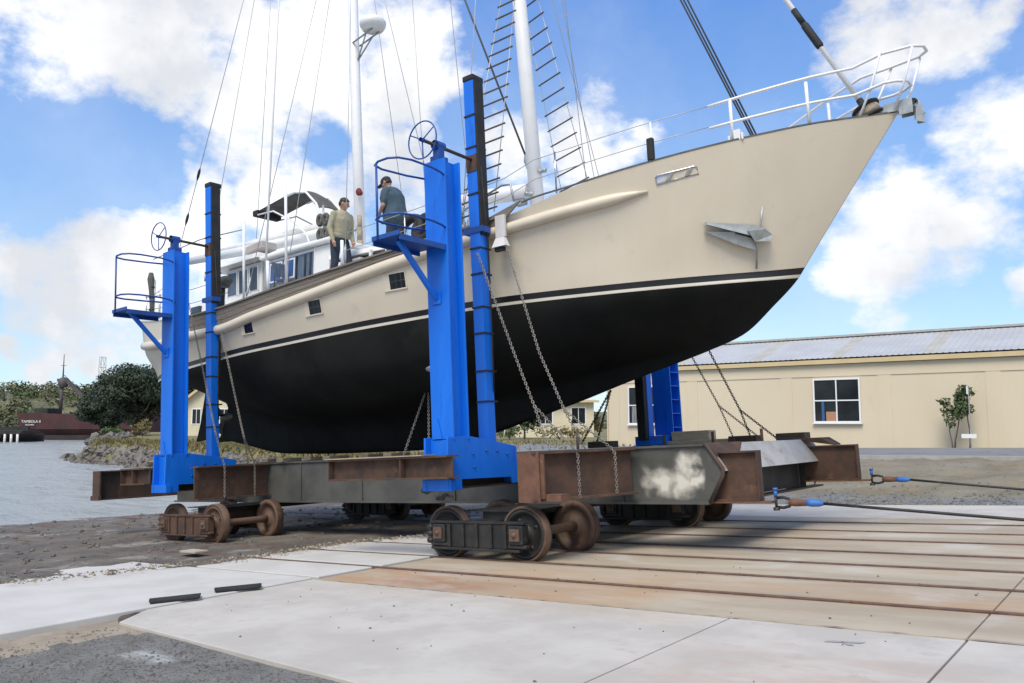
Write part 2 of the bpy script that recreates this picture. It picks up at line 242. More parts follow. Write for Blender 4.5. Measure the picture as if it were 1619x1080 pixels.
def water_mat():
    m = bpy.data.materials.new('sea_water'); m.use_nodes = True; t = m.node_tree; p = t.nodes['Principled BSDF']
    p.inputs['Base Color'].default_value = (0.29, 0.30, 0.285, 1); p.inputs['Roughness'].default_value = 0.22; p.inputs['IOR'].default_value = 1.33
    g = t.nodes.new('ShaderNodeNewGeometry'); mp = t.nodes.new('ShaderNodeMapping'); mp.inputs['Rotation'].default_value = (0, 0, R(-38)); mp.inputs['Scale'].default_value = (0.32, 1.0, 1); t.links.new(g.outputs['Position'], mp.inputs['Vector'])
    n1 = t.nodes.new('ShaderNodeTexNoise'); n1.inputs['Scale'].default_value = 1.05; n1.inputs['Detail'].default_value = 6; n1.inputs['Roughness'].default_value = 0.62; t.links.new(mp.outputs[0], n1.inputs['Vector'])
    n2 = t.nodes.new('ShaderNodeTexNoise'); n2.inputs['Scale'].default_value = 0.35; n2.inputs['Detail'].default_value = 3; t.links.new(mp.outputs[0], n2.inputs['Vector'])
    a = t.nodes.new('ShaderNodeMath'); a.operation = 'MULTIPLY_ADD'; t.links.new(n2.outputs['Fac'], a.inputs[0]); a.inputs[1].default_value = 1.3; t.links.new(n1.outputs['Fac'], a.inputs[2])
    b = t.nodes.new('ShaderNodeBump'); b.inputs['Strength'].default_value = 1.0; b.inputs['Distance'].default_value = 0.6; t.links.new(a.outputs[0], b.inputs['Height']); t.links.new(b.outputs[0], p.inputs['Normal'])
    MATS['sea_water'] = m
water_mat()

# ------------------------------------------------------------------ mesh builder
class MB:
    def __init__(self): self.v = []; self.f = []; self.m = []; self.sm = []
    def add(self, vs, fs, mi=0, smooth=False):
        b = len(self.v); self.v.extend([tuple(map(float, q)) for q in vs])
        for f in fs: self.f.append(tuple(b + i for i in f)); self.m.append(mi); self.sm.append(smooth)
        return self
    def box(self, x0, x1, y0, y1, z0, z1, mi=0):
        return self.add([(x0, y0, z0), (x1, y0, z0), (x1, y1, z0), (x0, y1, z0), (x0, y0, z1), (x1, y0, z1), (x1, y1, z1), (x0, y1, z1)],
                        [(0, 3, 2, 1), (4, 5, 6, 7), (0, 1, 5, 4), (1, 2, 6, 5), (2, 3, 7, 6), (3, 0, 4, 7)], mi)
    def hexa(self, p, mi=0):   # 8 points, bottom ring then top ring
        return self.add(p, [(0, 3, 2, 1), (4, 5, 6, 7), (0, 1, 5, 4), (1, 2, 6, 5), (2, 3, 7, 6), (3, 0, 4, 7)], mi)
    def bar(self, a, b, w, h, up=(0, 0, 1), mi=0):   # rectangular bar from a to b
        a, b = Vector(a), Vector(b); d = (b - a).normalized(); u = Vector(up)
        s = d.cross(u)
        if s.length < 1e-5: s = d.cross(Vector((1, 0, 0)))
        s.normalize(); u = s.cross(d)
        q = []
        for p in (a, b):
            for sx, sz in ((-1, -1), (1, -1), (1, 1), (-1, 1)): q.append(p + s * (w / 2 * sx) + u * (h / 2 * sz))
        return self.add(q, [(0, 1, 2, 3), (7, 6, 5, 4), (0, 4, 5, 1), (1, 5, 6, 2), (2, 6, 7, 3), (3, 7, 4, 0)], mi)
    def tube(self, pts, r, seg=8, mi=0, closed=False, caps=True):
        pts = [Vector(p) for p in pts]; n = len(pts); rr = r if isinstance(r, (list, tuple)) else [r] * n
        vs = []; prev = None
        for i, p in enumerate(pts):
            if closed: d = pts[(i + 1) % n] - pts[i - 1]
            else: d = pts[min(i + 1, n - 1)] - pts[max(i - 1, 0)]
            d.normalize()
            if prev is None:
                u = Vector((0, 0, 1)) if abs(d.z) < 0.9 else Vector((1, 0, 0)); u = (u - d * u.dot(d)).normalized()
            else:
                u = prev - d * prev.dot(d)
                u = u.normalized() if u.length > 1e-6 else d.orthogonal().normalized()
            prev = u; w = d.cross(u)
            for k in range(seg):
                a = 2 * math.pi * k / seg; vs.append(p + (u * math.cos(a) + w * math.sin(a)) * rr[i])
        fs = []
        for i in range(n if closed else n - 1):
            j = (i + 1) % n
            for k in range(seg):
                l = (k + 1) % seg; fs.append((i * seg + k, i * seg + l, j * seg + l, j * seg + k))
        self.add(vs, fs, mi, True)
        if caps and not closed:
            b = len(self.v) - len(vs)
            for ring, rev in ((0, True), (n - 1, False)):
                f = [b + ring * seg + k for k in range(seg)]
                if rev: f.reverse()
                self.f.append(tuple(f)); self.m.append(mi); self.sm.append(False)
        return self
    def lathe(self, prof, c, axis='z', seg=24, mi=0, smooth=True):   # prof: (radius, along)
        c = Vector(c); ax = {'x': ((0, 1, 0), (0, 0, 1), (1, 0, 0)), 'y': ((0, 0, 1), (1, 0, 0), (0, 1, 0)), 'z': ((1, 0, 0), (0, 1, 0), (0, 0, 1))}
        u, w, d = [Vector(q) for q in (ax[axis] if isinstance(axis, str) else axis)]
        vs = [c + d * z + (u * math.cos(2 * math.pi * k / seg) + w * math.sin(2 * math.pi * k / seg)) * max(r, 1e-4) for r, z in prof for k in range(seg)]
        fs = [(i * seg + k, i * seg + (k + 1) % seg, (i + 1) * seg + (k + 1) % seg, (i + 1) * seg + k) for i in range(len(prof) - 1) for k in range(seg)]
        return self.add(vs, fs, mi, smooth)
    def prism(self, poly, vec, mi=0):   # planar polygon extruded by vec
        n = len(poly); v = Vector(vec); a = [Vector(p) for p in poly]
        return self.add(a + [p + v for p in a], [tuple(range(n - 1, -1, -1)), tuple(range(n, 2 * n))] + [(i, (i + 1) % n, n + (i + 1) % n, n + i) for i in range(n)], mi)
    def ellipsoid(self, c, r, seg=14, rings=9, mi=0, rot=None):
        vs = []; c = Vector(c)
        for i in range(rings + 1):
            a = math.pi * i / rings
            for k in range(seg):
                b = 2 * math.pi * k / seg
                q = Vector((r[0] * math.sin(a) * math.cos(b), r[1] * math.sin(a) * math.sin(b), r[2] * math.cos(a)))
                if rot is not None: q = rot @ q
                vs.append(c + q)
        return self.add(vs, [(i * seg + k, (i + 1) * seg + k, (i + 1) * seg + (k + 1) % seg, i * seg + (k + 1) % seg) for i in range(rings) for k in range(seg)], mi, True)
    def ibeam(self, a, b, h, w, tf=0.03, tw=0.02, up=(0, 0, 1), mi=0):   # I-beam along a-b, centre line given
        a, b = Vector(a), Vector(b); u = Vector(up)
        self.bar(a + u * (h - tf) / 2, b + u * (h - tf) / 2, w, tf, up, mi)
        self.bar(a - u * (h - tf) / 2, b - u * (h - tf) / 2, w, tf, up, mi)
        return self.bar(a, b, tw, h - 2 * tf, up, mi)
    def build(self, name, mats, parent=None, frame=None, loc=None, bevel=0.0, fix=False):
        """verts are given in the frame's own coordinates; a child is stored relative to its thing's base"""
        me = bpy.data.meshes.new(name); v = np.array(self.v, float)
        root = parent
        while root is not None and root.parent is not None: root = root.parent
        if root is not None: base = np.array(root['_loc']); fr = root['_fr']
        else:
            fr = frame or 's'
            if loc is None:
                lo, hi = v.min(0), v.max(0); loc = ((lo[0] + hi[0]) / 2, (lo[1] + hi[1]) / 2, lo[2])
            base = np.array(loc)
        me.from_pydata((v - base).tolist(), [], self.f)
        for mm in (mats if isinstance(mats, (list, tuple)) else [mats]): me.materials.append(MATS[mm])
        me.polygons.foreach_set('material_index', self.m); me.polygons.foreach_set('use_smooth', self.sm)
        if fix:
            bm = bmesh.new(); bm.from_mesh(me); bmesh.ops.recalc_face_normals(bm, faces=bm.faces); bm.to_mesh(me); bm.free()
        me.update()
        o = bpy.data.objects.new(name, me); COL.objects.link(o)
        if parent is not None: o.parent = parent
        else:
            M = MS if fr == 's' else MW
            o.location = M @ Vector(base); o.rotation_euler = M.to_euler()
            o['_loc'] = tuple(float(q) for q in base); o['_fr'] = fr
        if bevel:
            b = o.modifiers.new('bevel', 'BEVEL'); b.width = bevel; b.segments = 2; b.limit_method = 'ANGLE'
        return o
def tag(o, label=None, cat=None, group=None, kind=None):
    if label: o['label'] = label
    if cat: o['category'] = cat
    if group: o['group'] = group
    if kind: o['kind'] = kind
    return o
def thing(name, label, cat, loc, frame='s', group=None):
    o = bpy.data.objects.new(name, None); COL.objects.link(o); o.empty_display_size = 0.2
    M = MS if frame == 's' else MW
    o.location = M @ Vector(loc); o.rotation_euler = M.to_euler(); o['_loc'] = tuple(map(float, loc)); o['_fr'] = frame
    return tag(o, label, cat, group)
def kids(o): return [c for c in bpy.data.objects if c.parent == o]
def copy_tree(o, parent=None):
    c = o.copy(); COL.objects.link(c)
    if parent is not None: c.parent = parent
    for ch in kids(o): copy_tree(ch, c)
    return c
def move_to(o, loc, frame='s'):
    o.location = (MS if frame == 's' else MW) @ Vector(loc)
def structure(mb, name, mats, frame='s', **k):
    o = mb.build(name, mats, None, frame, **k); o['kind'] = 'structure'; return o

def pchip(xs, ys, x):
    xs = np.asarray(xs, float); ys = np.asarray(ys, float); x = np.asarray(x, float)
    h = np.diff(xs); dlt = np.diff(ys) / h; n = len(xs); d = np.zeros(n)
    for i in range(1, n - 1):
        if dlt[i - 1] * dlt[i] > 0:
            w1 = 2 * h[i] + h[i - 1]; w2 = h[i] + 2 * h[i - 1]; d[i] = (w1 + w2) / (w1 / dlt[i - 1] + w2 / dlt[i])
    d[0] = dlt[0]; d[-1] = dlt[-1]
    k = np.clip(np.searchsorted(xs, x, side='right') - 1, 0, n - 2); t = np.clip((x - xs[k]) / h[k], 0, 1); hh = h[k]
    return (2 * t**3 - 3 * t**2 + 1) * ys[k] + (t**3 - 2 * t**2 + t) * hh * d[k] + (-2 * t**3 + 3 * t**2) * ys[k + 1] + (t**3 - t**2) * hh * d[k + 1]

# ================================================================== SETTING
TAN = math.tan(SL); WATER_Z = -1.30
def sstep(a, b, x):
    t = min(1, max(0, (x - a) / (b - a))); return t * t * (3 - 2 * t)
SHX = [-260, -180, -110, -80, -67, -62, -45, -22, -18]; SHY = [150, 105, 56, 38, 29.5, 27.3, 25, 18.6, 18.2]
def shore_y(x): return float(np.interp(x, SHX, SHY))
def plateau(x): return min(1.1, max(0.14, 0.27 + 0.018 * (x + 10)))
def ground_h(x, y):
    pl = max(-3.0, x * TAN)
    fb = mnoise.fractal(Vector((x * .9, y * .9, 0)), 1.0, 2.1, 5)
    fs = mnoise.noise(Vector((x * 3.1, y * 3.1, 4)))
    if y < 18.3 or x < -18:
        xb = float(np.interp(y, [2, 4.3, 5.5, 6.4, 6.8, 9.2, 9.8, 10.3], [-11.9, -11.25, -10.85, -10.6, -10.35, -10.4, -10.1, -9.8])); mudf = sstep(xb + .22, xb - .30, x + .22 * mnoise.noise(Vector((0, y * 1.7, 1))) + .12 * mnoise.noise(Vector((x * 3, y * 5, 1))))
        base = pl - 0.06 + mudf * (0.070 + 0.035 * fb + 0.02 * fs)
        if y < 4.3 and x > -8.0: base = pl - 0.03 + 0.006 * fs + 0.008 * fb
    else: base = pl - 0.06
    land = plateau(x) + 0.05 * fb * (1 if y < 27 and x > -22 else 2)
    if x < -17:
        t = sstep(0, 2.3, y - shore_y(x) + .3 * fs); lh = -2.4 + t * (land + 2.4)
        return max(base, lh) if y > 17.5 else base
    return base + sstep(18.2, 27, y) * (land - base) + (0.02 * fb * sstep(18.2, 19, y))
xs = np.concatenate([np.arange(-260, -40, 4), np.arange(-40, -26, .7), np.arange(-26, -12, .28), np.arange(-12, -3, .15), np.arange(-3, 3, .3), np.arange(3, 70, 3)])
ys = np.concatenate([np.arange(-20, 0, 2), np.arange(0, 6, .15), np.arange(6, 19, .28), np.arange(19, 32, .5), np.arange(32, 60, 2), np.arange(60, 260, 6)])
g = MB(); nx, ny = len(xs), len(ys)
gv = [(float(x), float(y), ground_h(x, y)) for y in ys for x in xs]
g.v = gv
for j in range(ny - 1):
    for i in range(nx - 1):
        x = (xs[i] + xs[i + 1]) / 2; y = (ys[j] + ys[j + 1]) / 2
        n = mnoise.noise(Vector((x * 1.3, y * 1.3, 9))) * .5 + mnoise.noise(Vector((x * 4, y * 4, 2))) * .25
        if x < -19 and y > shore_y(x) + 1.0: mi = 4 if y > shore_y(x) + 1.6 + n * .7 else 6
        elif y > 18.1:
            yy = y + n * .9 + .06 * (x + 5)
            mi = 3 if yy < 20.2 else (2 if yy < 27.2 else 3)
            if x < -19: mi = 4
        elif x < -9.5 and y > -5: mi = 0
        elif x < -7.2 + n * .45 and y < 4.6: mi = 5 if x > -8.6 else 0
        elif y < 4.6: mi = 1
        else: mi = 3
        a = j * nx + i; g.f.append((a, a + 1, a + nx + 1, a + nx)); g.m.append(mi); g.sm.append(True)
structure(g, 'ground', ['mud', 'gravel_dark', 'dry_verge', 'gravel_far', 'grass', 'sand', 'rock'], 'w', loc=(0, 0, 0))

w = MB()
wx = np.concatenate([np.arange(-150, -90, 1.2), np.arange(-90, -50, .5), np.arange(-50, -19, .28)]); wy = np.concatenate([np.arange(-6, 30, .28), np.arange(30, 62, .8)])
ca_, sa_ = math.cos(R(38.2)), math.sin(R(38.2))
def wave(x, y):
    u = (x * ca_ + y * sa_) * .55; v = -x * sa_ + y * ca_
    k = 1 if x > -60 else .6
    return k * (.085 * mnoise.noise(Vector((u * .35, v * .55, 3))) + .06 * mnoise.noise(Vector((u * 1.0, v * 1.3, 7))) + .03 * mnoise.noise(Vector((u * 2.2, v * 2.9, 1))))
w.v = [(float(x), float(y), WATER_Z + wave(x, y)) for y in wy for x in wx]; nwx = len(wx)
for j in range(len(wy) - 1):
    for i in range(nwx - 1): q = j * nwx + i; w.f.append((q, q + 1, q + nwx + 1, q + nwx)); w.m.append(0); w.sm.append(True)
w.add([(-3000, -2500, WATER_Z - .09), (-15, -2500, WATER_Z - .09), (-15, 2600, WATER_Z - .09), (-3000, 2600, WATER_Z - .09)], [(0, 1, 2, 3)])
structure(w, 'water', 'sea_water', 'w', loc=(-100, 0, WATER_Z))

# plain beyond everything, so that the ground reaches the horizon
w = MB(); w.add([(60, -2500, -.2), (3000, -2500, -.2), (3000, 2600, -.2), (60, 2600, -.2)], [(0, 1, 2, 3)])
w.add([(-120, 250, 0.1), (60.5, 250, 0.1), (60.5, 2600, 0.1), (-700, 2600, 0.1)], [(0, 1, 2, 3)])
w.add([(-16, -2500, -.5), (60.5, -2500, -.5), (60.5, -19.9, -.4), (-16, -19.9, -.7)], [(0, 1, 2, 3)])
structure(w, 'plain', 'gravel_far', 'w', loc=(0, 0, 0))

# slipway paving (slip frame): front apron, paving between the rails, short slabs towards the water
RAILS = [7.44, 8.50, 9.60, 10.66, 11.90, 13.00, 14.25]
JX = [-8.05, -2.84, -1.15, 3.2, 7.5, 12]
a = MB()
for i in range(len(JX) - 1):
    x0, x1 = JX[i] + .008, JX[i + 1] - .008
    f = lambda x: 3.9 - (x + 7.6) * 0.082
    if i == 0:
        a.prism([(x0, 4.38, -.16), (-7.66, 3.91, -.16), (x1, f(x1), -.16), (x1, 6.40, -.16), (x0, 6.40, -.16)], (0, 0, .16)); continue
    a.hexa([(x0, f(x0), -.16), (x1, f(x1), -.16), (x1, 6.40, -.16), (x0, 6.40, -.16), (x0, f(x0), 0), (x1, f(x1), 0), (x1, 6.40, 0), (x0, 6.40, 0)])
structure(a, 'concrete_apron', 'concrete_white', bevel=.006)
a = MB(); edges = [6.42] + RAILS + [18.0]
JR = [-8.0, -1.16, 7.0, 14]
for i in range(len(edges) - 1):
    y0 = edges[i] + (0.02 if i == 0 else .052); y1 = edges[i + 1] - (.052 if i < len(RAILS) else 0)
    for k in range(len(JR) - 1):
        a.box(JR[k] + (.006 if k else 0), JR[k + 1] - .006, y0, y1, -.16, 0.0)
structure(a, 'slipway_paving', 'concrete_rusty', bevel=.008)
a = MB()
for k in range(len(JR) - 1): a.box(JR[k] + .01, JR[k + 1] - .006, 15.2, 18.0, -.16, .004)
structure(a, 'yard_paving', 'concrete_white', bevel=.006)
a = MB(); pe = []
rr_ = random.Random(4)
for k in range(150): pe.append((-7.9 + k * .1, 6.41 + rr_.uniform(-.012, .030), 6.41 - rr_.uniform(.0, .022)))
a.add([p for x, y1, y0 in pe for p in ((x, y0, .004), (x, y1, .006))], [(2 * i, 2 * i + 2, 2 * i + 3, 2 * i + 1) for i in range(149)])
structure(a, 'dirt_joint', 'sand')
a = MB()
for i, (y0, y1, s0) in enumerate(((-3, 6.41, -12.4), (6.50, 7.36, -11.0), (7.52, 8.42, -10.9), (8.58, 9.52, -10.8), (9.68, 10.58, -10.6), (10.74, 11.8, -10.6))):
    a.hexa([(s0, y0, -.2), (-8.06, y0, -.2), (-8.06, y1, -.2), (s0, y1, -.2), (s0, y0, .012), (-8.06, y0, .018), (-8.06, y1, .018), (s0, y1, .012)])
structure(a, 'slipway_slabs', 'concrete_grey', bevel=.012)
# gutter between the slabs: a thin bed of dirt
for i, y in enumerate(RAILS):
    m = MB(); m.box(-30, 14, y - .026, y + .026, -.12, .012); m.box(-30, 14, y - .05, y + .05, -.135, -.02); m.box(-30, -10.9, y - .024, y + .024, -.1, .020)
    o = m.build('slipway_rail', 'rail_rust', None, 's', loc=(-8, y, -.12), bevel=.006)
    tag(o, ['rusty rail nearest the white apron, first of the seven across the slipway', 'second rusty rail from the white apron, under the near side wheels of the black bogie',
            'third rusty rail from the white apron, under the inner wheels of the black bogie', 'fourth rusty rail, in the middle of the seven across the slipway',
            'fifth rusty rail from the white apron, running under the bow', 'sixth rusty rail, next to the farthest of the seven across the slipway', 'farthest rusty rail of the slipway, nearest the gravel yard'][i], 'rail', 'rails set in the slipway')

def pad(name, c, ang, label):
    m = MB(); u = Vector((math.cos(ang), math.sin(ang), 0)); v = Vector((-u.y, u.x, 0)); c = Vector(c)
    p = [c + u * a_ + v * b_ for a_, b_ in ((-.24, -.09), (.22, -.10), (.25, .08), (-.22, .10))]
    m.hexa(p + [k + Vector((0, 0, .036)) + (u * .02 * (-1 if i in (0, 3) else 1)) for i, k in enumerate(p)])
    tag(m.build(name, 'rubber', bevel=.012), label, 'rubber pad', 'rubber pads on the concrete')
pad('rubber_pad', (-8.16, 4.74, .019), R(66), 'black rubber pad on the slab edge, nearest the gravel')
pad('rubber_pad', (-8.13, 5.46, .019), R(64), 'black rubber pad on the slab edge, second from the gravel')
m = MB(); m.box(-12.15, -11.72, 7.1, 7.33, .06, .095); tag(m.build('loose_paver', 'concrete_rusty', bevel=.008), 'flat pinkish concrete piece lying on the mud by the slabs', 'paver')
m = MB(); m.hexa([(-8.0, 4.05, -.05), (-7.74, 3.93, -.05), (-7.78, 4.04, -.05), (-8.04, 4.34, -.05), (-7.98, 4.08, .0), (-7.76, 3.96, -.01), (-7.80, 4.02, -.01), (-8.03, 4.30, .0)])
tag(m.build('concrete_lump', 'timber_dark', bevel=.02), 'dark broken lump at the corner of the white apron', 'lump')
m = MB(); m.add([(-1.95, 5.93, .004), (-1.72, 5.99, .004), (-1.70, 6.04, .004), (-1.93, 5.99, .004), (-1.78, 5.90, .004), (-1.74, 5.91, .004), (-1.80, 5.99, .004), (-1.85, 5.98, .004)], [(0, 1, 2, 3), (4, 5, 6, 7)])
structure(m, 'paint_mark', 'steel_grey')

# pebbles and clods on the foreshore (nobody could count them)
def rocklet(m, c, r, rng, flat=.6):
    n = 7; ph = [rng.uniform(-.35, .35) for _ in range(40)]
    k = 0; vs = []
    for i, (a_, zz) in enumerate(((0.0, -1), (.8, -.55), (1, .1), (.62, .75), (0, 1))):
        for j in range(n):
            t = 2 * math.pi * j / n + .3 * i; q = 1 + ph[(k := k + 1) % 40]
            vs.append((c[0] + r * a_ * q * math.cos(t), c[1] + r * a_ * q * math.sin(t) * .8, c[2] + r * flat * zz * q))
    m.add(vs, [(i * n + j, i * n + (j + 1) % n, (i + 1) * n + (j + 1) % n, (i + 1) * n + j) for i in range(4) for j in range(n)], 0, False)
rg = random.Random(3)
m = MB()
for i in range(900):
    x = rg.uniform(-24, -10.6); y = rg.uniform(2, 16); r = rg.choice((.015, .02, .03, .04, .06)) * rg.uniform(.7, 1.3)
    if x > -12 and rg.random() < .5: continue
    rocklet(m, (x, y, ground_h(x, y) + r * .2), r, rg)
tag(m.build('pebbles', 'rock', None, 'w'), 'grey pebbles and clods scattered over the muddy foreshore', 'pebbles', kind='stuff')
m = MB()
for i in range(700):
    x = rg.uniform(-66.5, -22); d = rg.uniform(-.25, 1.75); y = shore_y(x) + d
    if x < -64: y += rg.uniform(0, 2.5)
    r = rg.uniform(.12, .30) * (1 if rg.random() < .8 else 1.6)
    rocklet(m, (x, y, max(-1.45, ground_h(x, y)) + r * .05), r, rg, .7)
for i in range(160):
    t = rg.random(); x = -67 - 40 * t; y = shore_y(x) + rg.uniform(-.3, 3); rocklet(m, (x, y, max(-1.4, ground_h(x, y))), rg.uniform(.3, .7), rg, .7)
tag(m.build('rock_revetment', 'rock', None, 'w'), 'grey boulder revetment along the water under the grass bank', 'rocks', kind='stuff')
m = MB()
for i in range(9000):
    if rg.random() < .62:
        x = rg.uniform(-66, -22); y = shore_y(x) + 1.7 + abs(rg.gauss(0, 1.6)); hh = rg.uniform(.08, .28)
    else:
        x = rg.uniform(-60, -22); y = shore_y(x) + rg.uniform(3, 26); hh = rg.uniform(.08, .28)
    z = ground_h(x, y) - .03; a_ = rg.uniform(0, 6.28); wv = rg.uniform(.03, .10); lx, ly = rg.uniform(-.12, .12), rg.uniform(-.12, .12)
    m.add([(x - wv * math.cos(a_), y - wv * math.sin(a_), z), (x + wv * math.cos(a_), y + wv * math.sin(a_), z), (x + lx, y + ly, z + hh)], [(0, 1, 2)], rg.choice((0, 0, 1)))
tag(m.build('bank_grass', ['leaf_dry', 'grass'], None, 'w'), 'dry tufted grass on the bank above the boulders', 'grass', kind='stuff')
m = MB()
for i in range(1500):
    x = rg.uniform(-12, 14); y = rg.gauss(23.3, 1.8)
    if y < 19.5 or y > 26.8: continue
    z = ground_h(x, y) - .02; a_ = rg.uniform(0, 6.28); wv = rg.uniform(.01, .03); hh = rg.uniform(.015, .05)
    m.add([(x - wv * math.cos(a_), y - wv * math.sin(a_), z), (x + wv * math.cos(a_), y + wv * math.sin(a_), z), (x + rg.uniform(-.1, .1), y, z + hh)], [(0, 1, 2)], rg.choice((0, 0, 1)))
tag(m.build('verge_grass', ['leaf_dry', 'grass'], None, 'w'), 'sparse dry grass on the verge before the tan building', 'grass', kind='stuff')
m = MB()
for i in range(2600):
    x = rg.uniform(-7, 9); y = 18.1 + abs(rg.gauss(0, 1.3)); rocklet(m, (x, y, ground_h(x, y) + .004), rg.choice((.014, .02, .028, .04)) * rg.uniform(.7, 1.3), rg)
tag(m.build('yard_gravel', 'gravel_far', None, 'w'), 'loose grey gravel along the far edge of the concrete', 'gravel', kind='stuff')
m = MB()
for i in range(3200):
    x = rg.uniform(-7.6, -2.2); y = rg.uniform(1.6, 3.95)
    if y > 3.86 - (x + 7.6) * .082: continue
    rocklet(m, (x, y, ground_h(x, y) + .002), rg.choice((.006, .008, .010, .015)) * rg.uniform(.7, 1.3), rg)
for i in range(70):
    x = rg.uniform(-7.5, -1); y = rg.uniform(4, 9); rocklet(m, (x, y, x * TAN + .004), rg.choice((.006, .008, .012)), rg)
tag(m.build('road_grit', 'rock', None, 'w'), 'loose grey grit on the asphalt before the white apron', 'grit', kind='stuff')
# debris fringe on the slab edge
m = MB()
for i in range(700):
    y = rg.uniform(4.3, 11); x = float(np.interp(y, [2, 4.3, 5.5, 6.4, 6.8, 9.2, 9.8, 10.3], [-11.9, -11.25, -10.85, -10.6, -10.35, -10.4, -10.1, -9.8])) + rg.gauss(-.1, .16); z = max(ground_h(x, y), x * TAN + .045); a_ = rg.uniform(0, 6.28); L = rg.uniform(.012, .05)
    dx, dy = math.cos(a_) * L, math.sin(a_) * L; wv = .008
    m.add([(x - dx, y - dy, z + .004), (x - dy * .12, y + dx * .12, z + .03), (x + dx, y + dy, z + .006), (x + dy * .12, y - dx * .12, z + .01)], [(0, 1, 2, 3)])
tag(m.build('flotsam', 'sand', None, 'w'), 'fringe of dry weed and litter along the broken slab edge', 'litter', kind='stuff')

# road in front of the building
m = MB(); X = np.arange(-37, 62, 3.0); top = []; 
for x in X: top += [(x, 27.3, plateau(x) + .06), (x, 38.5, plateau(x) + .07)]
m.add(top, [(2 * i, 2 * i + 2, 2 * i + 3, 2 * i + 1) for i in range(len(X) - 1)], 0, True)
structure(m, 'road', 'asphalt', 'w', loc=(0, 33, 0))
m = MB()
for i in range(len(X) - 1):
    z0, z1 = plateau(X[i]), plateau(X[i + 1])
    m.hexa([(X[i], 27.0, z0 - .1), (X[i + 1], 27.0, z1 - .1), (X[i + 1], 27.3, z1 - .1), (X[i], 27.3, z0 - .1), (X[i], 27.0, z0 + .09), (X[i + 1], 27.0, z1 + .09), (X[i + 1], 27.3, z1 + .09), (X[i], 27.3, z0 + .09)])
structure(m, 'kerb', 'kerb', 'w', loc=(0, 27, 0))

# ================================================================== BUILDINGS
def window(parent, x0, x1, z0, z1, y, d=-1, nxp=2, nzp=2, fw=.07, glass='glass_room', extras=()):
    """window in a wall facing -Y at plane y: frame proud of the wall, pane behind it"""
    m = MB()
    m.box(x0 - fw, x0, y - .05, y + .04, z0 - fw, z1 + fw); m.box(x1, x1 + fw, y - .05, y + .04, z0 - fw, z1 + fw)
    m.box(x0, x1, y - .05, y + .04, z0 - fw, z0); m.box(x0, x1, y - .05, y + .04, z1, z1 + fw)
    for i in range(1, nxp):
        xx = x0 + (x1 - x0) * i / nxp; m.box(xx - fw * .4, xx + fw * .4, y - .045, y + .03, z0, z1)
    for i in range(1, nzp):
        zz = z0 + (z1 - z0) * i / nzp
        for k in range(nxp): m.box(x0 + (x1 - x0) * k / nxp + (fw * .4 if k else 0), x0 + (x1 - x0) * (k + 1) / nxp - (fw * .4 if k < nxp - 1 else 0), y - .043, y + .028, zz - fw * .4, zz + fw * .4)
    fr = m.build('window', 'frame_white', parent)
    g_ = MB(); g_.box(x0, x1, y - .015, y - .005, z0, z1); g_.build('pane', glass, fr)
    for nm, mt, b in extras: e_ = MB(); e_.box(*b); e_.build(nm, mt, fr)
    m = MB(); m.box(x0 - .12, x1 + .12, y - .09, y + .03, z0 - fw - .06, z0 - fw - .003); m.build('sill', 'frame_white', fr)
b = thing('workshop_building', 'long tan workshop with a pale corrugated roof beyond the yard', 'building', (-4, 39, .2), 'w')
BX0, BX1, BY = -24.0, 46.0, 39.0
m = MB(); m.box(BX0, BX1, BY + .06, BY + 9, -.3, 4.1)
PIL = [-23.6, -19.0, -14.15, -9.75, -5.53, -1.2, 3.2, 7.6, 12, 16.4, 21, 30, 40]
for i, x in enumerate(PIL):
    m.box(x - .28, x + .28, BY + .04, BY + .06, -.3, 3.55)
m.box(BX0, BX1, BY + .03, BY + .06, 3.55, 4.1)
m.box(BX0 - .06, BX0 - .002, BY - .02, BY + 9, -.3, 4.1)
m.build('wall', 'wall_tan', b)
m = MB(); m.box(BX0 - .2, BX1, BY - .14, BY + .1, 4.12, 4.32); m.build('fascia', 'wall_trim', b)
m = MB(); m.add([(BX0 - .01, BY + .06, 4.1), (BX0 - .01, BY + 9, 4.1), (BX0 - .01, BY + 4.3, 5.7)], [(0, 1, 2)]); m.build('gable', 'wall_tan', b)
m = MB(); n = int((BX1 - BX0 + .4) / .0625); xs_ = [BX0 - .3 + i * .0625 for i in range(n)]
LITE = [(-20.0, -19.4), (-16.0, -15.4), (-12.1, -11.5), (-8.2, -7.6), (-4.2, -3.6), (-.2, .4)]
vs = []
for i, x in enumerate(xs_):
    dz = (.022, .0, 0, .0)[i % 4]; vs += [(x, BY - .15, 4.38 + dz), (x, BY + 4.3, 5.74 + dz), (x, BY + 9.2, 4.36 + dz)]
fs = [(3 * i, 3 * i + 3, 3 * i + 4, 3 * i + 1) for i in range(n - 1)] + [(3 * i + 1, 3 * i + 4, 3 * i + 5, 3 * i + 2) for i in range(n - 1)]
m.v = vs; m.f = fs; m.sm = [False] * len(fs); m.m = [1 if any(a_ < (xs_[i % (n - 1)]) < c_ for a_, c_ in LITE) else 0 for i in range(len(fs))]
m.build('roof', ['roof_sheet', 'roof_lite'], b)
m = MB(); m.box(BX0 - .3, BX1, BY + 4.12, BY + 4.48, 5.76, 5.86); m.build('ridge_cap', 'steel_grey', b)
window(b, -12.80, -10.84, 1.50, 3.38, BY, extras=[('curtain', 'blue_board', (-12.5, -12.38, BY - .024, BY - .017, 1.5, 2.42)), ('cardboard_box', 'cardboard', (-12.3, -11.85, BY - .024, BY - .017, 1.5, 1.93))])
window(b, -22.66, -20.46, 1.42, 3.30, BY, extras=[('curtain', 'curtain', (-22.5, -21.7, BY - .024, BY - .017, 1.42, 2.3))])
window(b, -1.0, 1.0, 1.6, 3.4, BY)
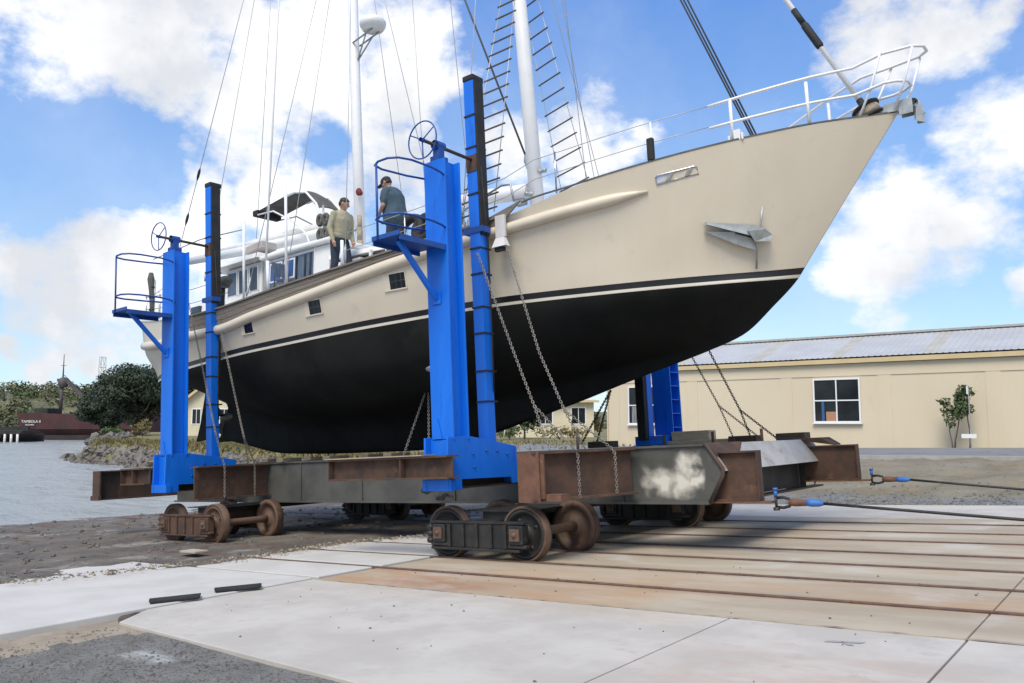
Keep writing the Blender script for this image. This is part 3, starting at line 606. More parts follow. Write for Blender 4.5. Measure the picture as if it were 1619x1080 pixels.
# young tree and sign by the wall
def leaf_cloud(m, c, r, n, size, rng, mi=0, squash=1.0, shell=.25):
    for _ in range(n):
        while True:
            p = Vector((rng.uniform(-1, 1), rng.uniform(-1, 1), rng.uniform(-1, 1)))
            if shell < p.length <= 1: break
        q = Vector(c) + Vector((p.x * r[0], p.y * r[1], p.z * r[2]))
        nrm = (p.normalized() + Vector((rng.uniform(-.8, .8), rng.uniform(-.8, .8), rng.uniform(-.3, .9)))).normalized()
        u = nrm.orthogonal().normalized(); a_ = rng.uniform(0, 6.28); v_ = nrm.cross(u); u2 = u * math.cos(a_) + v_ * math.sin(a_); v2 = nrm.cross(u2)
        s = size * rng.uniform(.6, 1.4)
        m.add([q - u2 * s, q - v2 * s * .45, q + u2 * s, q + v2 * s * .45], [(0, 1, 2, 3)], mi)
def limb(m, a, b_, r0, r1, rng, seg=7, n=5, wob=.06):
    a, b_ = Vector(a), Vector(b_); L = (b_ - a).length; pts = []; rr = []
    for i in range(n + 1):
        t = i / n; p = a.lerp(b_, t)
        if 0 < i < n: p += Vector((rng.uniform(-1, 1), rng.uniform(-1, 1), rng.uniform(-.5, .5))) * wob * L
        pts.append(p); rr.append(r0 + (r1 - r0) * t)
    m.tube(pts, rr, seg)
def tree(name, label, c, h, rad, trunk_h, n_clumps, per, size, leaf, rng, group=None, flat=.75, trunk_r=.2):
    t = thing(name, label, 'tree', c, 'w', group); c = Vector(c)
    m = MB(); limb(m, c - Vector((0, 0, .2)), c + Vector((0, 0, trunk_h)), trunk_r, trunk_r * .7, rng)
    cr_ = MB(); zc = (h + trunk_h * .7) / 2; rz = (h - trunk_h * .7) / 2
    for i in range(n_clumps):
        while True:
            p = Vector((rng.uniform(-1, 1), rng.uniform(-1, 1), rng.uniform(-1, 1)))
            if .35 < p.length < 1: break
        k = rng.uniform(.22, .36)
        q = c + Vector((p.x * rad * .82, p.y * rad * .82, zc + p.z * rz * .82))
        if i % 4 == 0: limb(m, c + Vector((0, 0, trunk_h * .8)), q, trunk_r * .45, .03, rng, 5, 4, .08)
        leaf_cloud(cr_, q, (rad * k * 1.1, rad * k * 1.1, rad * k * flat), per, size, rng)
    m.build('trunk', 'bark', t); cr_.build('crown', leaf, t)
    return t
rt = random.Random(21)
t = thing('young_tree', 'slender young tree with three thin stems against the tan wall', 'tree', (-7.0, 38.3, .36), 'w')
m = MB(); cr_ = MB()
for (x0, x1, z1, r) in ((-7.02, -7.20, 2.4, .025), (-6.95, -6.62, 2.7, .035), (-6.38, -6.42, 2.9, .04)):
    limb(m, (x0, 38.3, .3), (x1, 38.3 + rt.uniform(-.1, .1), z1), r, .012, rt, 6, 6, .015)
    for k in range(6):
        z = z1 - .05 - k * .19; xx = x0 + (x1 - x0) * (z - .36) / (z1 - .36); leaf_cloud(cr_, (xx + rt.uniform(-.14, .14), 38.25, z), (.27, .2, .17), 62 if x1 > -7.1 else 34, .085, rt, 0, 1, 0)
m.build('trunk', 'bark', t); cr_.build('crown', 'leaf_mid', t)
t = thing('wall_sign', 'small white board on a thin post before the tan wall', 'sign', (-6.28, 38.0, .36), 'w')
m = MB(); m.box(-6.31, -6.27, 38.0, 38.04, .2, 2.92); m.build('post', 'galv', t)
m = MB(); m.box(-6.62, -6.08, 37.97, 37.995, .80, .97); m.build('board', 'frame_white', t)
m = MB(); m.box(-6.36, -6.31, 37.98, 38.0, 2.58, 2.92); m.build('tag_plate', 'frame_white', t)

def house(label, name, c, u, wdt, dep, hw, hr, wall, roof, wins, trim='wall_trim', hip=False):
    """gabled house; the gable end faces the camera, u = direction of its width (horizontal unit vector)"""
    c = Vector(c); u = Vector(u).normalized(); v = Vector((-u.y, u.x, 0))     # v: away from the camera
    t = thing(name, label, 'house', c, 'w'); P = lambda a_, b_, z: c + u * a_ + v * b_ + Vector((0, 0, z))
    m = MB(); m.hexa([P(0, 0, -.5), P(wdt, 0, -.5), P(wdt, dep, -.5), P(0, dep, -.5), P(0, 0, hw), P(wdt, 0, hw), P(wdt, dep, hw), P(0, dep, hw)])
    if not hip: m.add([P(0, .002, hw), P(wdt, .002, hw), P(wdt / 2, .002, hr)], [(0, 1, 2)]); m.add([P(0, dep, hw), P(wdt, dep, hw), P(wdt / 2, dep, hr)], [(0, 1, 2)])
    m.build('wall', wall, t)
    m = MB(); o = .45; k = (hr - hw) / (wdt / 2); th = Vector((0, 0, .14))
    if hip:
        b_ = [P(-o, -o, hw + .02), P(wdt + o, -o, hw + .02), P(wdt + o, dep + o, hw + .02), P(-o, dep + o, hw + .02)]; r0, r1 = P(wdt * .35, dep / 2, hr), P(wdt * .65, dep / 2, hr)
        m.add(b_ + [r0, r1], [(0, 1, 5, 4), (1, 2, 5), (2, 3, 4, 5), (3, 0, 4), (3, 2, 1, 0)])
    else:
        for s in (0, 1):
            e = P(-o, -o, hw - o * k) if s == 0 else P(wdt + o, -o, hw - o * k); rdg = P(wdt / 2, -o, hr + .02)
            m.prism([e, rdg, rdg + th, e + th], v * (dep + 2 * o))
    m.build('roof', roof, t)
    m = MB()
    if hip: m.hexa([P(-o, -o, hw - .1), P(wdt + o, -o, hw - .1), P(wdt + o, -o - .04, hw - .1), P(-o, -o - .04, hw - .1), P(-o, -o, hw + .1), P(wdt + o, -o, hw + .1), P(wdt + o, -o - .04, hw + .1), P(-o, -o - .04, hw + .1)])
    else:
        for s in (0, 1):
            e = P(-o, -o - .05, hw - o * k - .1) if s == 0 else P(wdt + o, -o - .05, hw - o * k - .1); rdg = P(wdt / 2, -o - .05, hr - .08); m.prism([e, rdg, rdg + Vector((0, 0, .32)), e + Vector((0, 0, .32))], v * .045)
    m.build('bargeboard', trim, t)
    for (a0, a1, z0, z1) in wins:
        m = MB(); f_ = .1
        m.hexa([P(a0 - f_, -.04, z0 - f_), P(a1 + f_, -.04, z0 - f_), P(a1 + f_, .02, z0 - f_), P(a0 - f_, .02, z0 - f_), P(a0 - f_, -.04, z1 + f_), P(a1 + f_, -.04, z1 + f_), P(a1 + f_, .02, z1 + f_), P(a0 - f_, .02, z1 + f_)])
        w_ = m.build('window', 'frame_white', t)
        m = MB(); md = (a0 + a1) / 2
        for p0, p1 in ((a0, md - .03), (md + .03, a1)):
            m.hexa([P(p0, -.05, z0), P(p1, -.05, z0), P(p1, -.03, z0), P(p0, -.03, z0), P(p0, -.05, z1), P(p1, -.05, z1), P(p1, -.03, z1), P(p0, -.03, z1)])
        m.build('pane', 'glass_room', w_)
    return t
cu = Vector((math.cos(R(38.2)), math.sin(R(38.2)), 0))     # across the picture
house('small cream house with a yellow edged gable behind the boat rudder', 'gabled_house', (-79.8, 45.9, .1), cu, 6.6, 9, 3.0, 5.6, 'wall_cream', 'roof_pale', [(1.55, 2.35, 1.3, 2.75), (4.4, 5.2, 1.3, 2.75)])
house('pale cottage with a hipped roof, seen under the bow', 'hip_roof_house', (-46.6, 59.6, .3), cu, 7.2, 8, 3.1, 4.5, 'wall_cream', 'roof_pale', [(2.2, 3.4, 1.1, 2.5), (5.2, 6.4, 1.1, 2.5)], 'wall_trim', True)

# ================================================================== VEGETATION
r1 = random.Random(5)
tree('shade_tree', 'tall round dark green tree on the bank, just left of the rear blue post', (-86.5, 45.2, .2), 8.0, 4.6, 1.6, 70, 420, .17, 'leaf_dark', r1, 'shade trees on the bank', trunk_r=.4)
tree('shade_tree', 'lower spreading dark green tree beside the red hulk', (-96.4, 46.6, 0), 5.7, 3.3, 1.0, 64, 380, .17, 'leaf_dark', r1, 'shade trees on the bank', trunk_r=.4)
tree('shade_tree', 'dark green tree half hidden behind the rear blue post', (-89, 53, .2), 6.4, 4.0, 1.2, 40, 320, .18, 'leaf_dark', r1, 'shade trees on the bank', trunk_r=.35)
tree('roadside_tree', 'small dark green tree before the hipped roof cottage', (-40.8, 53.5, .4), 3.0, 1.7, .5, 22, 120, .16, 'leaf_dark', r1, trunk_r=.1)
tree('roadside_tree', 'greyish green tree behind the gabled cream house', (-89, 60, .2), 6.8, 4.2, 1.5, 30, 150, .30, 'leaf_mid', r1, trunk_r=.2)
def bush(label, c, r, n, size, leaf, rng, group):
    t = thing('bush', label, 'bush', c, 'w', group); m = MB(); c = Vector(c)
    for i in range(7):
        p = c + Vector((rng.uniform(-.7, .7) * r[0], rng.uniform(-.7, .7) * r[1], rng.uniform(.35, .8) * r[2])); leaf_cloud(m, p, (r[0] * .5, r[1] * .5, r[2] * .4), n // 7, size, rng)
    m.build('foliage', leaf, t)
    m = MB()
    for i in range(3): limb(m, c - Vector((0, 0, .1)), c + Vector((rng.uniform(-.4, .4) * r[0], rng.uniform(-.4, .4) * r[1], r[2] * .7)), .04, .015, rng, 5, 4)
    m.build('stem', 'bark', t)
bush('reddish dry bush on the grass bank, left of the rear blue post', (-81.5, 43.2, .2), (1.3, 1.2, 1.5), 420, .15, 'leaf_dry', r1, 'bushes on the grass bank')
bush('green bush on the grass bank beside the reddish one', (-83.5, 40.8, .2), (1.1, 1.0, .9), 350, .15, 'leaf_mid', r1, 'bushes on the grass bank')
bush('yellowish bush across the road, left of the hipped roof cottage', (-39.8, 50.3, .3), (2.0, 1.3, 1.1), 520, .13, 'leaf_mid', r1, 'bushes across the road')
bush('dry brown bush across the road, in front of the hipped roof cottage', (-36.0, 51.6, .3), (2.0, 1.1, .8), 420, .13, 'leaf_dry', r1, 'bushes across the road')
bush('brown bush across the road, between the cottage and the tan workshop', (-43.8, 67.5, .3), (2.2, 1.5, 2.4), 520, .2, 'leaf_dry', r1, 'bushes across the road')
t = thing('pipe_arch', 'bent white pipe frame in the bushes across the road', 'frame', (-38.6, 48.4, .4), 'w'); m = MB(); m2 = MB()
for mm, oo in ((m, 0), (m2, .9)):
    p0 = Vector((-39.4, 47.6, .3)) + cu * oo; mm.tube([p0, p0 + cu * .15 + Vector((0, 0, .8)), p0 + cu * .6 + Vector((0, 0, 1.35)), p0 + cu * 1.2 + Vector((0, 0, 1.5))], .05, 8)
m.build('hoop', 'frame_white', t); m2.build('hoop', 'frame_white', t)

# hill with scrub, long pale shed on it, lattice tower
hl = MB(); hx = [];  HN, HM = 60, 14
fwd = Vector((-math.sin(R(38.2)), math.cos(R(38.2)), 0))
def hill_p(a, d):      # a: metres across the picture, d: metres away
    prof = np.interp(a, [-400, -220, -150, -120, -70, -20, 60, 160], [7, 10, 11.5, 10, 9, 6, 3.5, 1.5])
    k = sstep(165, 250, d) * (1 - .5 * sstep(270, 420, d))
    p = cu * a + fwd * d; return Vector((p.x, p.y, -1.6 + k * (prof + 1.6) + 1.2 * k * mnoise.noise(Vector((a * .03, d * .03, 0)))))
for j in range(HM):
    for i in range(HN): hl.v.append(tuple(hill_p(-400 + 560 * i / (HN - 1), 160 + 260 * j / (HM - 1))))
for j in range(HM - 1):
    for i in range(HN - 1): q = j * HN + i; hl.f.append((q, q + 1, q + HN + 1, q + HN)); hl.m.append(0); hl.sm.append(True)
structure(hl, 'hill', 'leaf_hill', 'w', loc=(-250, 100, 0))
m = MB()
for i in range(620):
    a = r1.uniform(-170, 20); d = r1.uniform(172, 262); p = hill_p(a, d); r = r1.uniform(1.6, 3.6); leaf_cloud(m, p + Vector((0, 0, r * .4)), (r, r, r * .75), 60, .55, r1, r1.choice((0, 0, 1)))
tag(m.build('hillside_scrub', ['leaf_hill', 'leaf_mid'], None, 'w'), 'green and ochre scrub covering the far hillside', 'scrub', kind='stuff')
t = thing('hilltop_shed', 'long low white roofed shed along the top of the far hill', 'shed', tuple(hill_p(-132, 262)), 'w')
m = MB(); p0 = cu * -160 + fwd * 262; p1 = cu * -126 + fwd * 262
zt = 8.0
m.bar(p0 + Vector((0, 0, zt)), p1 + Vector((0, 0, zt)), 8, 1.9); m.build('wall', 'wall_cream', t)
m = MB(); m.bar(p0 + Vector((0, 0, zt + 1.2)), p1 + Vector((0, 0, zt + 1.2)), 9, .45); m.build('roof', 'frame_white', t)
t = thing('lattice_tower', 'thin pale lattice tower rising behind the shade trees', 'tower', (-161, 75.5, 2), 'w')
tb = cu * -79.2 + fwd * 160; lg = []
for sx, sy in ((-1, -1), (1, -1), (1, 1), (-1, 1)):
    m = MB(); a0 = tb + cu * (.75 * sx) + fwd * (.75 * sy) + Vector((0, 0, 0)); a1 = tb + cu * (.42 * sx) + fwd * (.42 * sy) + Vector((0, 0, 14.2)); m.tube([a0, a1], .06, 5); m.build('leg', 'galv', t); lg.append((a0, a1))
m = MB()
for k in range(4):
    for z in range(5):
        f0, f1 = .30 + z * .14, .30 + (z + 1) * .14; A, B = lg[k], lg[(k + 1) % 4]; m.tube([A[0].lerp(A[1], f0), B[0].lerp(B[1], f1)], .03, 4); m.tube([A[0].lerp(A[1], f1), B[0].lerp(B[1], f1)], .03, 4)
m.build('bracing', 'galv', t)
m = MB(); m.box(tb.x - .8, tb.x + .8, tb.y - .8, tb.y + .8, 10.4, 10.55); m.build('platform', 'galv', t)

# old red ship and jetty
def at(a, d, z): p = cu * a + fwd * d; return Vector((p.x, p.y, z))
t = thing('laid_up_ship', 'old dark red ship with a derrick mast moored beyond the trees', 'ship', tuple(at(-84.5, 143, -1.3)), 'w')
def shipring(a, d0, d1, z, hull=1): return [at(a, d0, z), at(a, d1, z)]
m = MB(); secs = []
for a, fl in ((-84.6, .3), (-82.5, .1), (-78, 0), (-70, 0), (-62, 0)):
    secs.append([at(a + fl * 3, 143.8, -1.6), at(a + fl, 142.6, .4), at(a, 142.4, 3.0 + (.25 if a < -80 else 0)), at(a, 152, 3.0 + (.25 if a < -80 else 0)), at(a + fl, 151.8, .4), at(a + fl * 3, 150.6, -1.6)])
vs = [p for s in secs for p in s]; fs = [(i * 6 + k, (i + 1) * 6 + k, (i + 1) * 6 + (k + 1) % 6, i * 6 + (k + 1) % 6) for i in range(4) for k in range(6)] + [(5, 4, 3, 2, 1, 0), tuple(24 + k for k in range(6))]
m.add(vs, fs, 0); h_ = m.build('hull', 'ship_red', t, fix=True)
m = MB()
for (a0, a1) in ((-84.2, -62),): m.hexa([at(a0, 142.5, -1.7), at(a1, 142.5, -1.7), at(a1, 143.8, -1.7), at(a0, 143.8, -1.7), at(a0, 142.42, -.55), at(a1, 142.42, -.55), at(a1, 142.6, -.55), at(a0, 142.6, -.55)])
m.build('boot_stripe', 'ship_dark', t)
m = MB(); m.bar(at(-84, 142.45, .55), at(-62, 142.45, .55), .14, .12); m.build('rubbing_strake', 'ship_red', h_)
m = MB(); m.bar(at(-82.6, 146, 3.6), at(-80.4, 146, 3.6), 4, .9); m.build('deckhouse', 'ship_dark', t)
m = MB(); m.tube([at(-79.3, 146, 3), at(-79.1, 146, 9.0)], [.32, .28], 8); m.tube([at(-79.1, 146, 9.0), at(-79.1, 146, 13.6)], [.14, .05], 6); m.bar(at(-79.6, 146, 11.6), at(-78.6, 146, 11.6), .07, .07); ms_ = m.build('mast', 'crane_steel', t)
m = MB(); m.lathe([(.55, 0), (.85, .5), (.85, 1.2), (.5, 1.7), (.1, 1.9)], at(-79.0, 146, 7.7), 'z', 10); m.bar(at(-80, 146, 9), at(-78.2, 146, 9.1), .5, .5); m.build('crosstree', 'crane_steel', ms_)
m = MB(); m.bar(at(-78.7, 146, 9.2), at(-75.2, 146, 6.1), .7, .55); m.tube([at(-78.9, 146, 9.9), at(-75.5, 146, 6.8)], .06, 5); m.build('derrick_boom', 'crane_steel', t)
def text_mesh(s, size, origin, ux, uz, name, matn, parent, depth=.02):
    cu_ = bpy.data.curves.new('txt', 'FONT'); cu_.body = s; cu_.size = size; cu_.extrude = depth; cu_.align_x = 'CENTER'
    to = bpy.data.objects.new('txt', cu_); COL.objects.link(to); dg = bpy.context.evaluated_depsgraph_get(); me = bpy.data.meshes.new_from_object(to.evaluated_get(dg))
    bpy.data.objects.remove(to); ux = Vector(ux).normalized(); uz = Vector(uz).normalized(); un = ux.cross(uz); m_ = MB()
    m_.add([Vector(origin) + ux * v.co.x + uz * v.co.y + un * v.co.z for v in me.vertices], [tuple(p.vertices) for p in me.polygons]); return m_.build(name, matn, parent)
text_mesh('TAMBOLA II', .62, at(-82.2, 142.36, 1.55), cu, (0, 0, 1), 'ship_name', 'letter_white', t)
text_mesh('NOUMEA', .36, at(-82.4, 142.36, 1.08), cu, (0, 0, 1), 'home_port', 'letter_white', t)
t = thing('jetty', 'low dark jetty on white piles beside the red ship', 'jetty', tuple(at(-78, 121, -1.3)), 'w')
m = MB(); m.bar(at(-100, 124, .25), at(-71.4, 124, .25), 5, .3); m.bar(at(-100, 121.6, .0), at(-71.6, 121.6, .0), .4, .25); m.bar(at(-100, 126, .6), at(-73, 126, .7), .5, .55); m.build('deck', 'ship_dark', t)
m = MB(); m.bar(at(-100, 127.2, -.8), at(-71.4, 127.2, -.8), .4, 1.5); m.build('back_wall', 'ship_dark', t)
for k in range(9): m = MB(); m.tube([at(-72.0 - k * .92, 121.5, -1.9), at(-72.0 - k * .92, 121.5, -.12)], .17, 8); m.build('pile', 'white_dirty', t)

# ================================================================== CRADLE (slip frame)
GY, FY = 10.0, 13.3            # near face of the near girder, far girder
GB, GT = 0.615, 1.385
cr = thing('slipway_cradle', 'long dark steel slipway cradle with rusty cross beams carrying the boat', 'cradle', (-11, 11.65, .6))
def girder(y0, sgn):
    m = MB(); yc_ = y0 + .15 * sgn
    m.box(-17.3, -4.62, min(y0 - .03 * sgn, y0 + .33 * sgn), max(y0 - .03 * sgn, y0 + .33 * sgn), GT - .03, GT)
    m.box(-17.3, -4.62, min(y0 - .05 * sgn, y0 + .33 * sgn), max(y0 - .05 * sgn, y0 + .33 * sgn), GB, GB + .03)
    m.box(-17.25, -4.62, min(y0, y0 + .02 * sgn), max(y0, y0 + .02 * sgn), GB + .03, GT - .03)
    m.box(-17.25, -4.62, min(y0 + .28 * sgn, y0 + .30 * sgn), max(y0 + .28 * sgn, y0 + .30 * sgn), GB + .03, GT - .03)
    for s in (-15.4, -12.9, -11.2, -9.0, -5.9): m.box(s, s + .02, min(y0 - .028 * sgn, y0 - .001 * sgn), max(y0 - .028 * sgn, y0 - .001 * sgn), GB + .03, GT - .03)
    return m.build('girder', 'girder_steel', cr)
girder(GY, 1); girder(FY + .3, -1)
# smear of primer and dark paint on the near girder web (thin coats on the steel)
def splat(pts, y, name, mt, t=.004):
    m = MB()
    for cx, cz, rx, rz in pts:
        n = 22; m.prism([(cx + rx * math.cos(2 * math.pi * i / n) * (1 + .12 * math.sin(5 * i)), y, cz + rz * math.sin(2 * math.pi * i / n) * (1 + .12 * math.cos(3 * i + cx))) for i in range(n)], (0, -t, 0))
        t += .0013
    return m.build(name, mt, cr)
mat('primer_patch', (0.60, 0.57, 0.49), (0.50, 0.47, 0.40), 5, 0.85)
def soft_patch(name, s0, s1, z0, z1, y, colr, blobs):
    """sprayed primer: a thin coat whose cover fades out in speckles"""
    m_ = bpy.data.materials.new(name); m_.use_nodes = True; t = m_.node_tree; p = t.nodes['Principled BSDF']; p.inputs['Roughness'].default_value = .8; p.inputs['Base Color'].default_value = (*colr, 1)
    tcx = t.nodes.new('ShaderNodeTexCoord'); acc = None
    wn = t.nodes.new('ShaderNodeTexNoise'); wn.inputs['Scale'].default_value = 7; wn.inputs['Detail'].default_value = 9; t.links.new(tcx.outputs['Object'], wn.inputs['Vector'])
    w2 = t.nodes.new('ShaderNodeTexNoise'); w2.inputs['Scale'].default_value = 4.5; w2.inputs['Detail'].default_value = 5; t.links.new(tcx.outputs['Object'], w2.inputs['Vector'])
    ws = t.nodes.new('ShaderNodeVectorMath'); ws.operation = 'MULTIPLY_ADD'; t.links.new(w2.outputs['Color'], ws.inputs[0]); ws.inputs[1].default_value = (.42, 0, .34); ws.inputs[2].default_value = (-.21, 0, -.17)
    wa = t.nodes.new('ShaderNodeVectorMath'); wa.operation = 'ADD'; t.links.new(tcx.outputs['Object'], wa.inputs[0]); t.links.new(ws.outputs[0], wa.inputs[1])
    for (a, b_, r, e_) in blobs:
        mpn = t.nodes.new('ShaderNodeMapping'); mpn.inputs['Scale'].default_value = (1, 0, e_); mpn.inputs['Location'].default_value = (-a, 0, -b_ * e_); t.links.new(wa.outputs[0], mpn.inputs['Vector'])
        ln = t.nodes.new('ShaderNodeVectorMath'); ln.operation = 'LENGTH'; t.links.new(mpn.outputs[0], ln.inputs[0])
        mr = t.nodes.new('ShaderNodeMapRange'); mr.interpolation_type = 'SMOOTHSTEP'; mr.inputs['From Min'].default_value = r * .05; mr.inputs['From Max'].default_value = r; mr.inputs['To Min'].default_value = 1; mr.inputs['To Max'].default_value = 0; t.links.new(ln.outputs['Value'], mr.inputs['Value'])
        if acc is None: acc = mr.outputs[0]
        else:
            q = t.nodes.new('ShaderNodeMath'); q.operation = 'MAXIMUM'; t.links.new(acc, q.inputs[0]); t.links.new(mr.outputs[0], q.inputs[1]); acc = q.outputs[0]
    q = t.nodes.new('ShaderNodeMath'); q.operation = 'MULTIPLY_ADD'; t.links.new(wn.outputs['Fac'], q.inputs[0]); q.inputs[1].default_value = 1.3; q.inputs[2].default_value = -.72
    q2 = t.nodes.new('ShaderNodeMath'); q2.operation = 'ADD'; q2.use_clamp = True; t.links.new(acc, q2.inputs[0]); t.links.new(q.outputs[0], q2.inputs[1])
    q3 = t.nodes.new('ShaderNodeMath'); q3.operation = 'MULTIPLY'; q3.use_clamp = True; t.links.new(q2.outputs[0], q3.inputs[0]); t.links.new(acc, q3.inputs[1])
    q4 = t.nodes.new('ShaderNodeMath'); q4.operation = 'MULTIPLY'; q4.use_clamp = True; t.links.new(q3.outputs[0], q4.inputs[0]); q4.inputs[1].default_value = 1.15
    t.links.new(q4.outputs[0], p.inputs['Alpha']); MATS[name] = m_
    m = MB(); m.box(s0, s1, y - .004, y - .001, z0, z1); return m.build(name, name, cr)
# (object coordinates of a part are relative to the cradle's base at (-11, 11.65, .6))
soft_patch('primer_coat', -5.75, -4.66, .66, 1.34, GY, (.60, .57, .50), [(5.72, .30, .50, 1.7), (6.02, .27, .36, 1.1), (6.08, .52, .25, .8), (6.20, .33, .22, 1.0)])
soft_patch('paint_smear', -10.2, -8.4, .66, 1.05, GY, (.016, .015, .015), [(1.65, .30, .32, 3.2), (1.75, .12, .36, 4.0), (1.35, .2, .2, 2.2)])
# pointed front box beam
SF = -4.62; AP = (-4.4, 1.03)
def hexend(y): return [(SF - .35, y, GT - .001), (SF, y, GT - .001), (AP[0], y, AP[1]), (SF, y, GB + .001), (SF - .35, y, GB + .001)]
m = MB(); m.prism([(SF, GY + .02, GT), (AP[0], GY + .02, AP[1]), (AP[0] - .03, GY + .02, AP[1]), (SF - .02, GY + .02, GT)], (0, 4.0, 0)); m.build('nose_beam', 'steel_grey', cr)
m = MB(); m.box(SF - .05, SF - .02, GY + .30, FY - .02, GB + .035, GT - .04); m.box(SF - .01, AP[0] - .06, GY + .30, GY + 3.95, GB + .005, GB + .03); m.build('nose_web', 'steel_black', cr)  # web coloured black for the shade in the hollow under the nose
m = MB(); m.prism([(SF, GY - .006, GT - .03), (AP[0], GY - .006, AP[1]), (SF, GY - .006, GB + .03)], (0, .02, 0)); m.build('nose_plate', 'girder_steel', cr)
m = MB(); m.prism([(SF, GY + 3.98, GT - .03), (AP[0], GY + 3.98, AP[1]), (SF, GY + 3.98, GB + .03)], (0, .05, 0)); m.build('nose_plate', 'rust_dark', cr)
m = MB()   # rounded rim along the chevron
m.tube([(SF - .03, GY - .012, GT - .01), (SF + .005, GY - .012, GT - .02), (AP[0] - .01, GY - .012, AP[1] + .03), (AP[0] - .01, GY - .012, AP[1] - .05), (SF + .005, GY - .012, GB + .02)], .028, 8); m.build('nose_rim', 'rust_dark', cr)
m = MB(); m.prism([(SF, GY + .03, GT + .004), (AP[0] - .10, GY + .03, GT - .155), (AP[0] - .10, GY + .75, GT - .155), (SF, GY + 1.15, GT + .004)], (0, 0, .006)); m.build('wear_plate', 'rust', cr)
m = MB(); m.box(SF - .6, SF - .003, GY + .34, FY - .05, GT - .035, GT - .004); m.build('deck_plate', 'rust_dark', cr)
# tow beams
for y, zb, s1_ in ((GY + .14, .650, -4.0), (FY + .35, .730, -3.80)):
    zc = (zb + 1.275) / 2; m = MB(); m.ibeam((-5.2, y, zc), (s1_, y, zc), 1.275 - zb, .15, .022, .03); m.box(s1_ - .001, s1_ + .012, y - .075, y + .075, zb, 1.275); m.build('tow_beam', 'rust', cr)
    m = MB(); m.box(-5.0, s1_ + .16, y - .10, y + .10, zb - .026, zb - .003); m.build('tow_lug', 'rust_orange', cr)
m = MB(); m.prism([(-4.75, FY + .22, GT + .002), (-4.30, FY + .22, GT + .002), (-4.12, FY + .26, GT - .108), (-4.12, FY + .62, GT - .108), (-4.30, FY + .66, GT + .002), (-4.75, FY + .66, GT + .002)], (0, 0, .018)); m.build('wear_plate', 'rust', cr)
# cross beams (I-beams across the slip); near ends stand out past the girder
def cross(s0, y0, s1, y1, zb, zt, mt, w=.28, name='cross_beam'):
    m = MB(); zc = (zb + zt) / 2; m.ibeam((s0, y0, zc), (s1, y1, zc), zt - zb, w, .028, .03); return m.build(name, mt, cr)
cross(-6.30, 8.42, -5.72, 9.94, .755, 1.37, 'rust', .26)
m = MB(); m.box(-6.47, -6.13, 8.40, 8.418, .745, 1.375); m.build('end_plate', 'rust_orange', cr)
m = MB(); m.box(-6.24, -6.08, 8.43, 8.455, .79, 1.34); m.box(-6.20, -5.86, 8.46, 8.66, .76, .84); m.build('shoe', 'rust_orange', cr)
cross(-13.95, 8.42, -13.95, 9.97, .755, 1.37, 'rust', .26)
cross(-17.6, 8.42, -17.6, 14.9, .755, 1.36, 'rust_dark', .26)
m = MB(); m.box(-17.75, -17.45, 8.385, 8.418, .76, 1.36); m.box(-17.78, -17.44, 8.36, 8.42, .755, .85); m.build('end_plate', 'rust', cr)
for s in (-7.68, -10.6, -14.75): cross(s, 8.40 if s != -10.6 else 10.36, s, 9.97 if s != -10.6 else 12.9, .92, 1.36, 'rust_dark', .24)
for s in (-6.3, -7.68, -13.95, -14.75): cross(s, 13.64, s, 14.9, .755, 1.37, 'rust_dark', .26)
for s in (-6.3, -7.7, -9.2, -12.2, -13.95, -15.4): cross(s, 10.36, s, 12.94, .80, 1.30, 'rust_dark', .30)
# ties below the girders onto the bogies
for s in (-7.19, -14.22):
    m = MB(); m.box(s - .5, s + .5, 8.75, 14.6, .60, .612); m.box(s - .22, s + .22, 8.8, 14.5, .50, .60); m.build('bolster_beam', 'steel_black', cr)
# outboard walkway beams beside the posts
for s0, s1, st in ((-9.74, -7.36, -8.25), (-15.93, -15.03, -15.5)):
    m = MB(); m.ibeam((s0, 8.17, 1.225), (s1, 8.17, 1.225), .31, .24, .026, .02); m.box(st, st + .02, 8.06, 8.155, 1.10, 1.35); m.box(s0 - .01, s0, 8.06, 8.28, 1.08, 1.37); m.build('outboard_beam', 'rust', cr)
m = MB(); m.box(-9.80, -7.80, 8.03, 8.31, 1.383, 1.398); m.build('walkway_plate', 'timber', cr)
# bits on the cradle top
for s, y in ((-5.9, 13.0), (-6.8, 13.0), (-7.0, 10.6), (-4.9, 12.6)): m = MB(); m.tube([(s, y, 1.3), (s, y, 1.3 + .28)], .025, 6); m.build('pin', 'rust', cr)

# keel blocks
def block(c, dims, mt, label, rz=0, group='keel blocks under the boat'):
    m = MB(); m.box(-dims[0] / 2, dims[0] / 2, -dims[1] / 2, dims[1] / 2, 0, dims[2]); ca, sa = math.cos(rz), math.sin(rz)
    m.v = [(c[0] + x * ca - y * sa, c[1] + x * sa + y * ca, c[2] + z) for x, y, z in m.v]
    return tag(m.build('keel_block', mt, bevel=.012), label, 'timber block', group)
kb = [(-15.4, .25), (-14.6, .2), (-13.95, .15), (-13.1, .15), (-12.2, .15), (-11.35, .16), (-10.6, .14), (-9.9, .2)]
KL = ['weathered timber block under the after end of the keel', 'second timber block from the after end of the keel', 'third timber block from the after end of the keel', 'fourth timber block from the after end of the keel', 'fifth timber block from the after end of the keel, near mid girder', 'sixth timber block from the after end of the keel', 'seventh timber block under the keel, next to the foremost', 'foremost timber block under the keel']
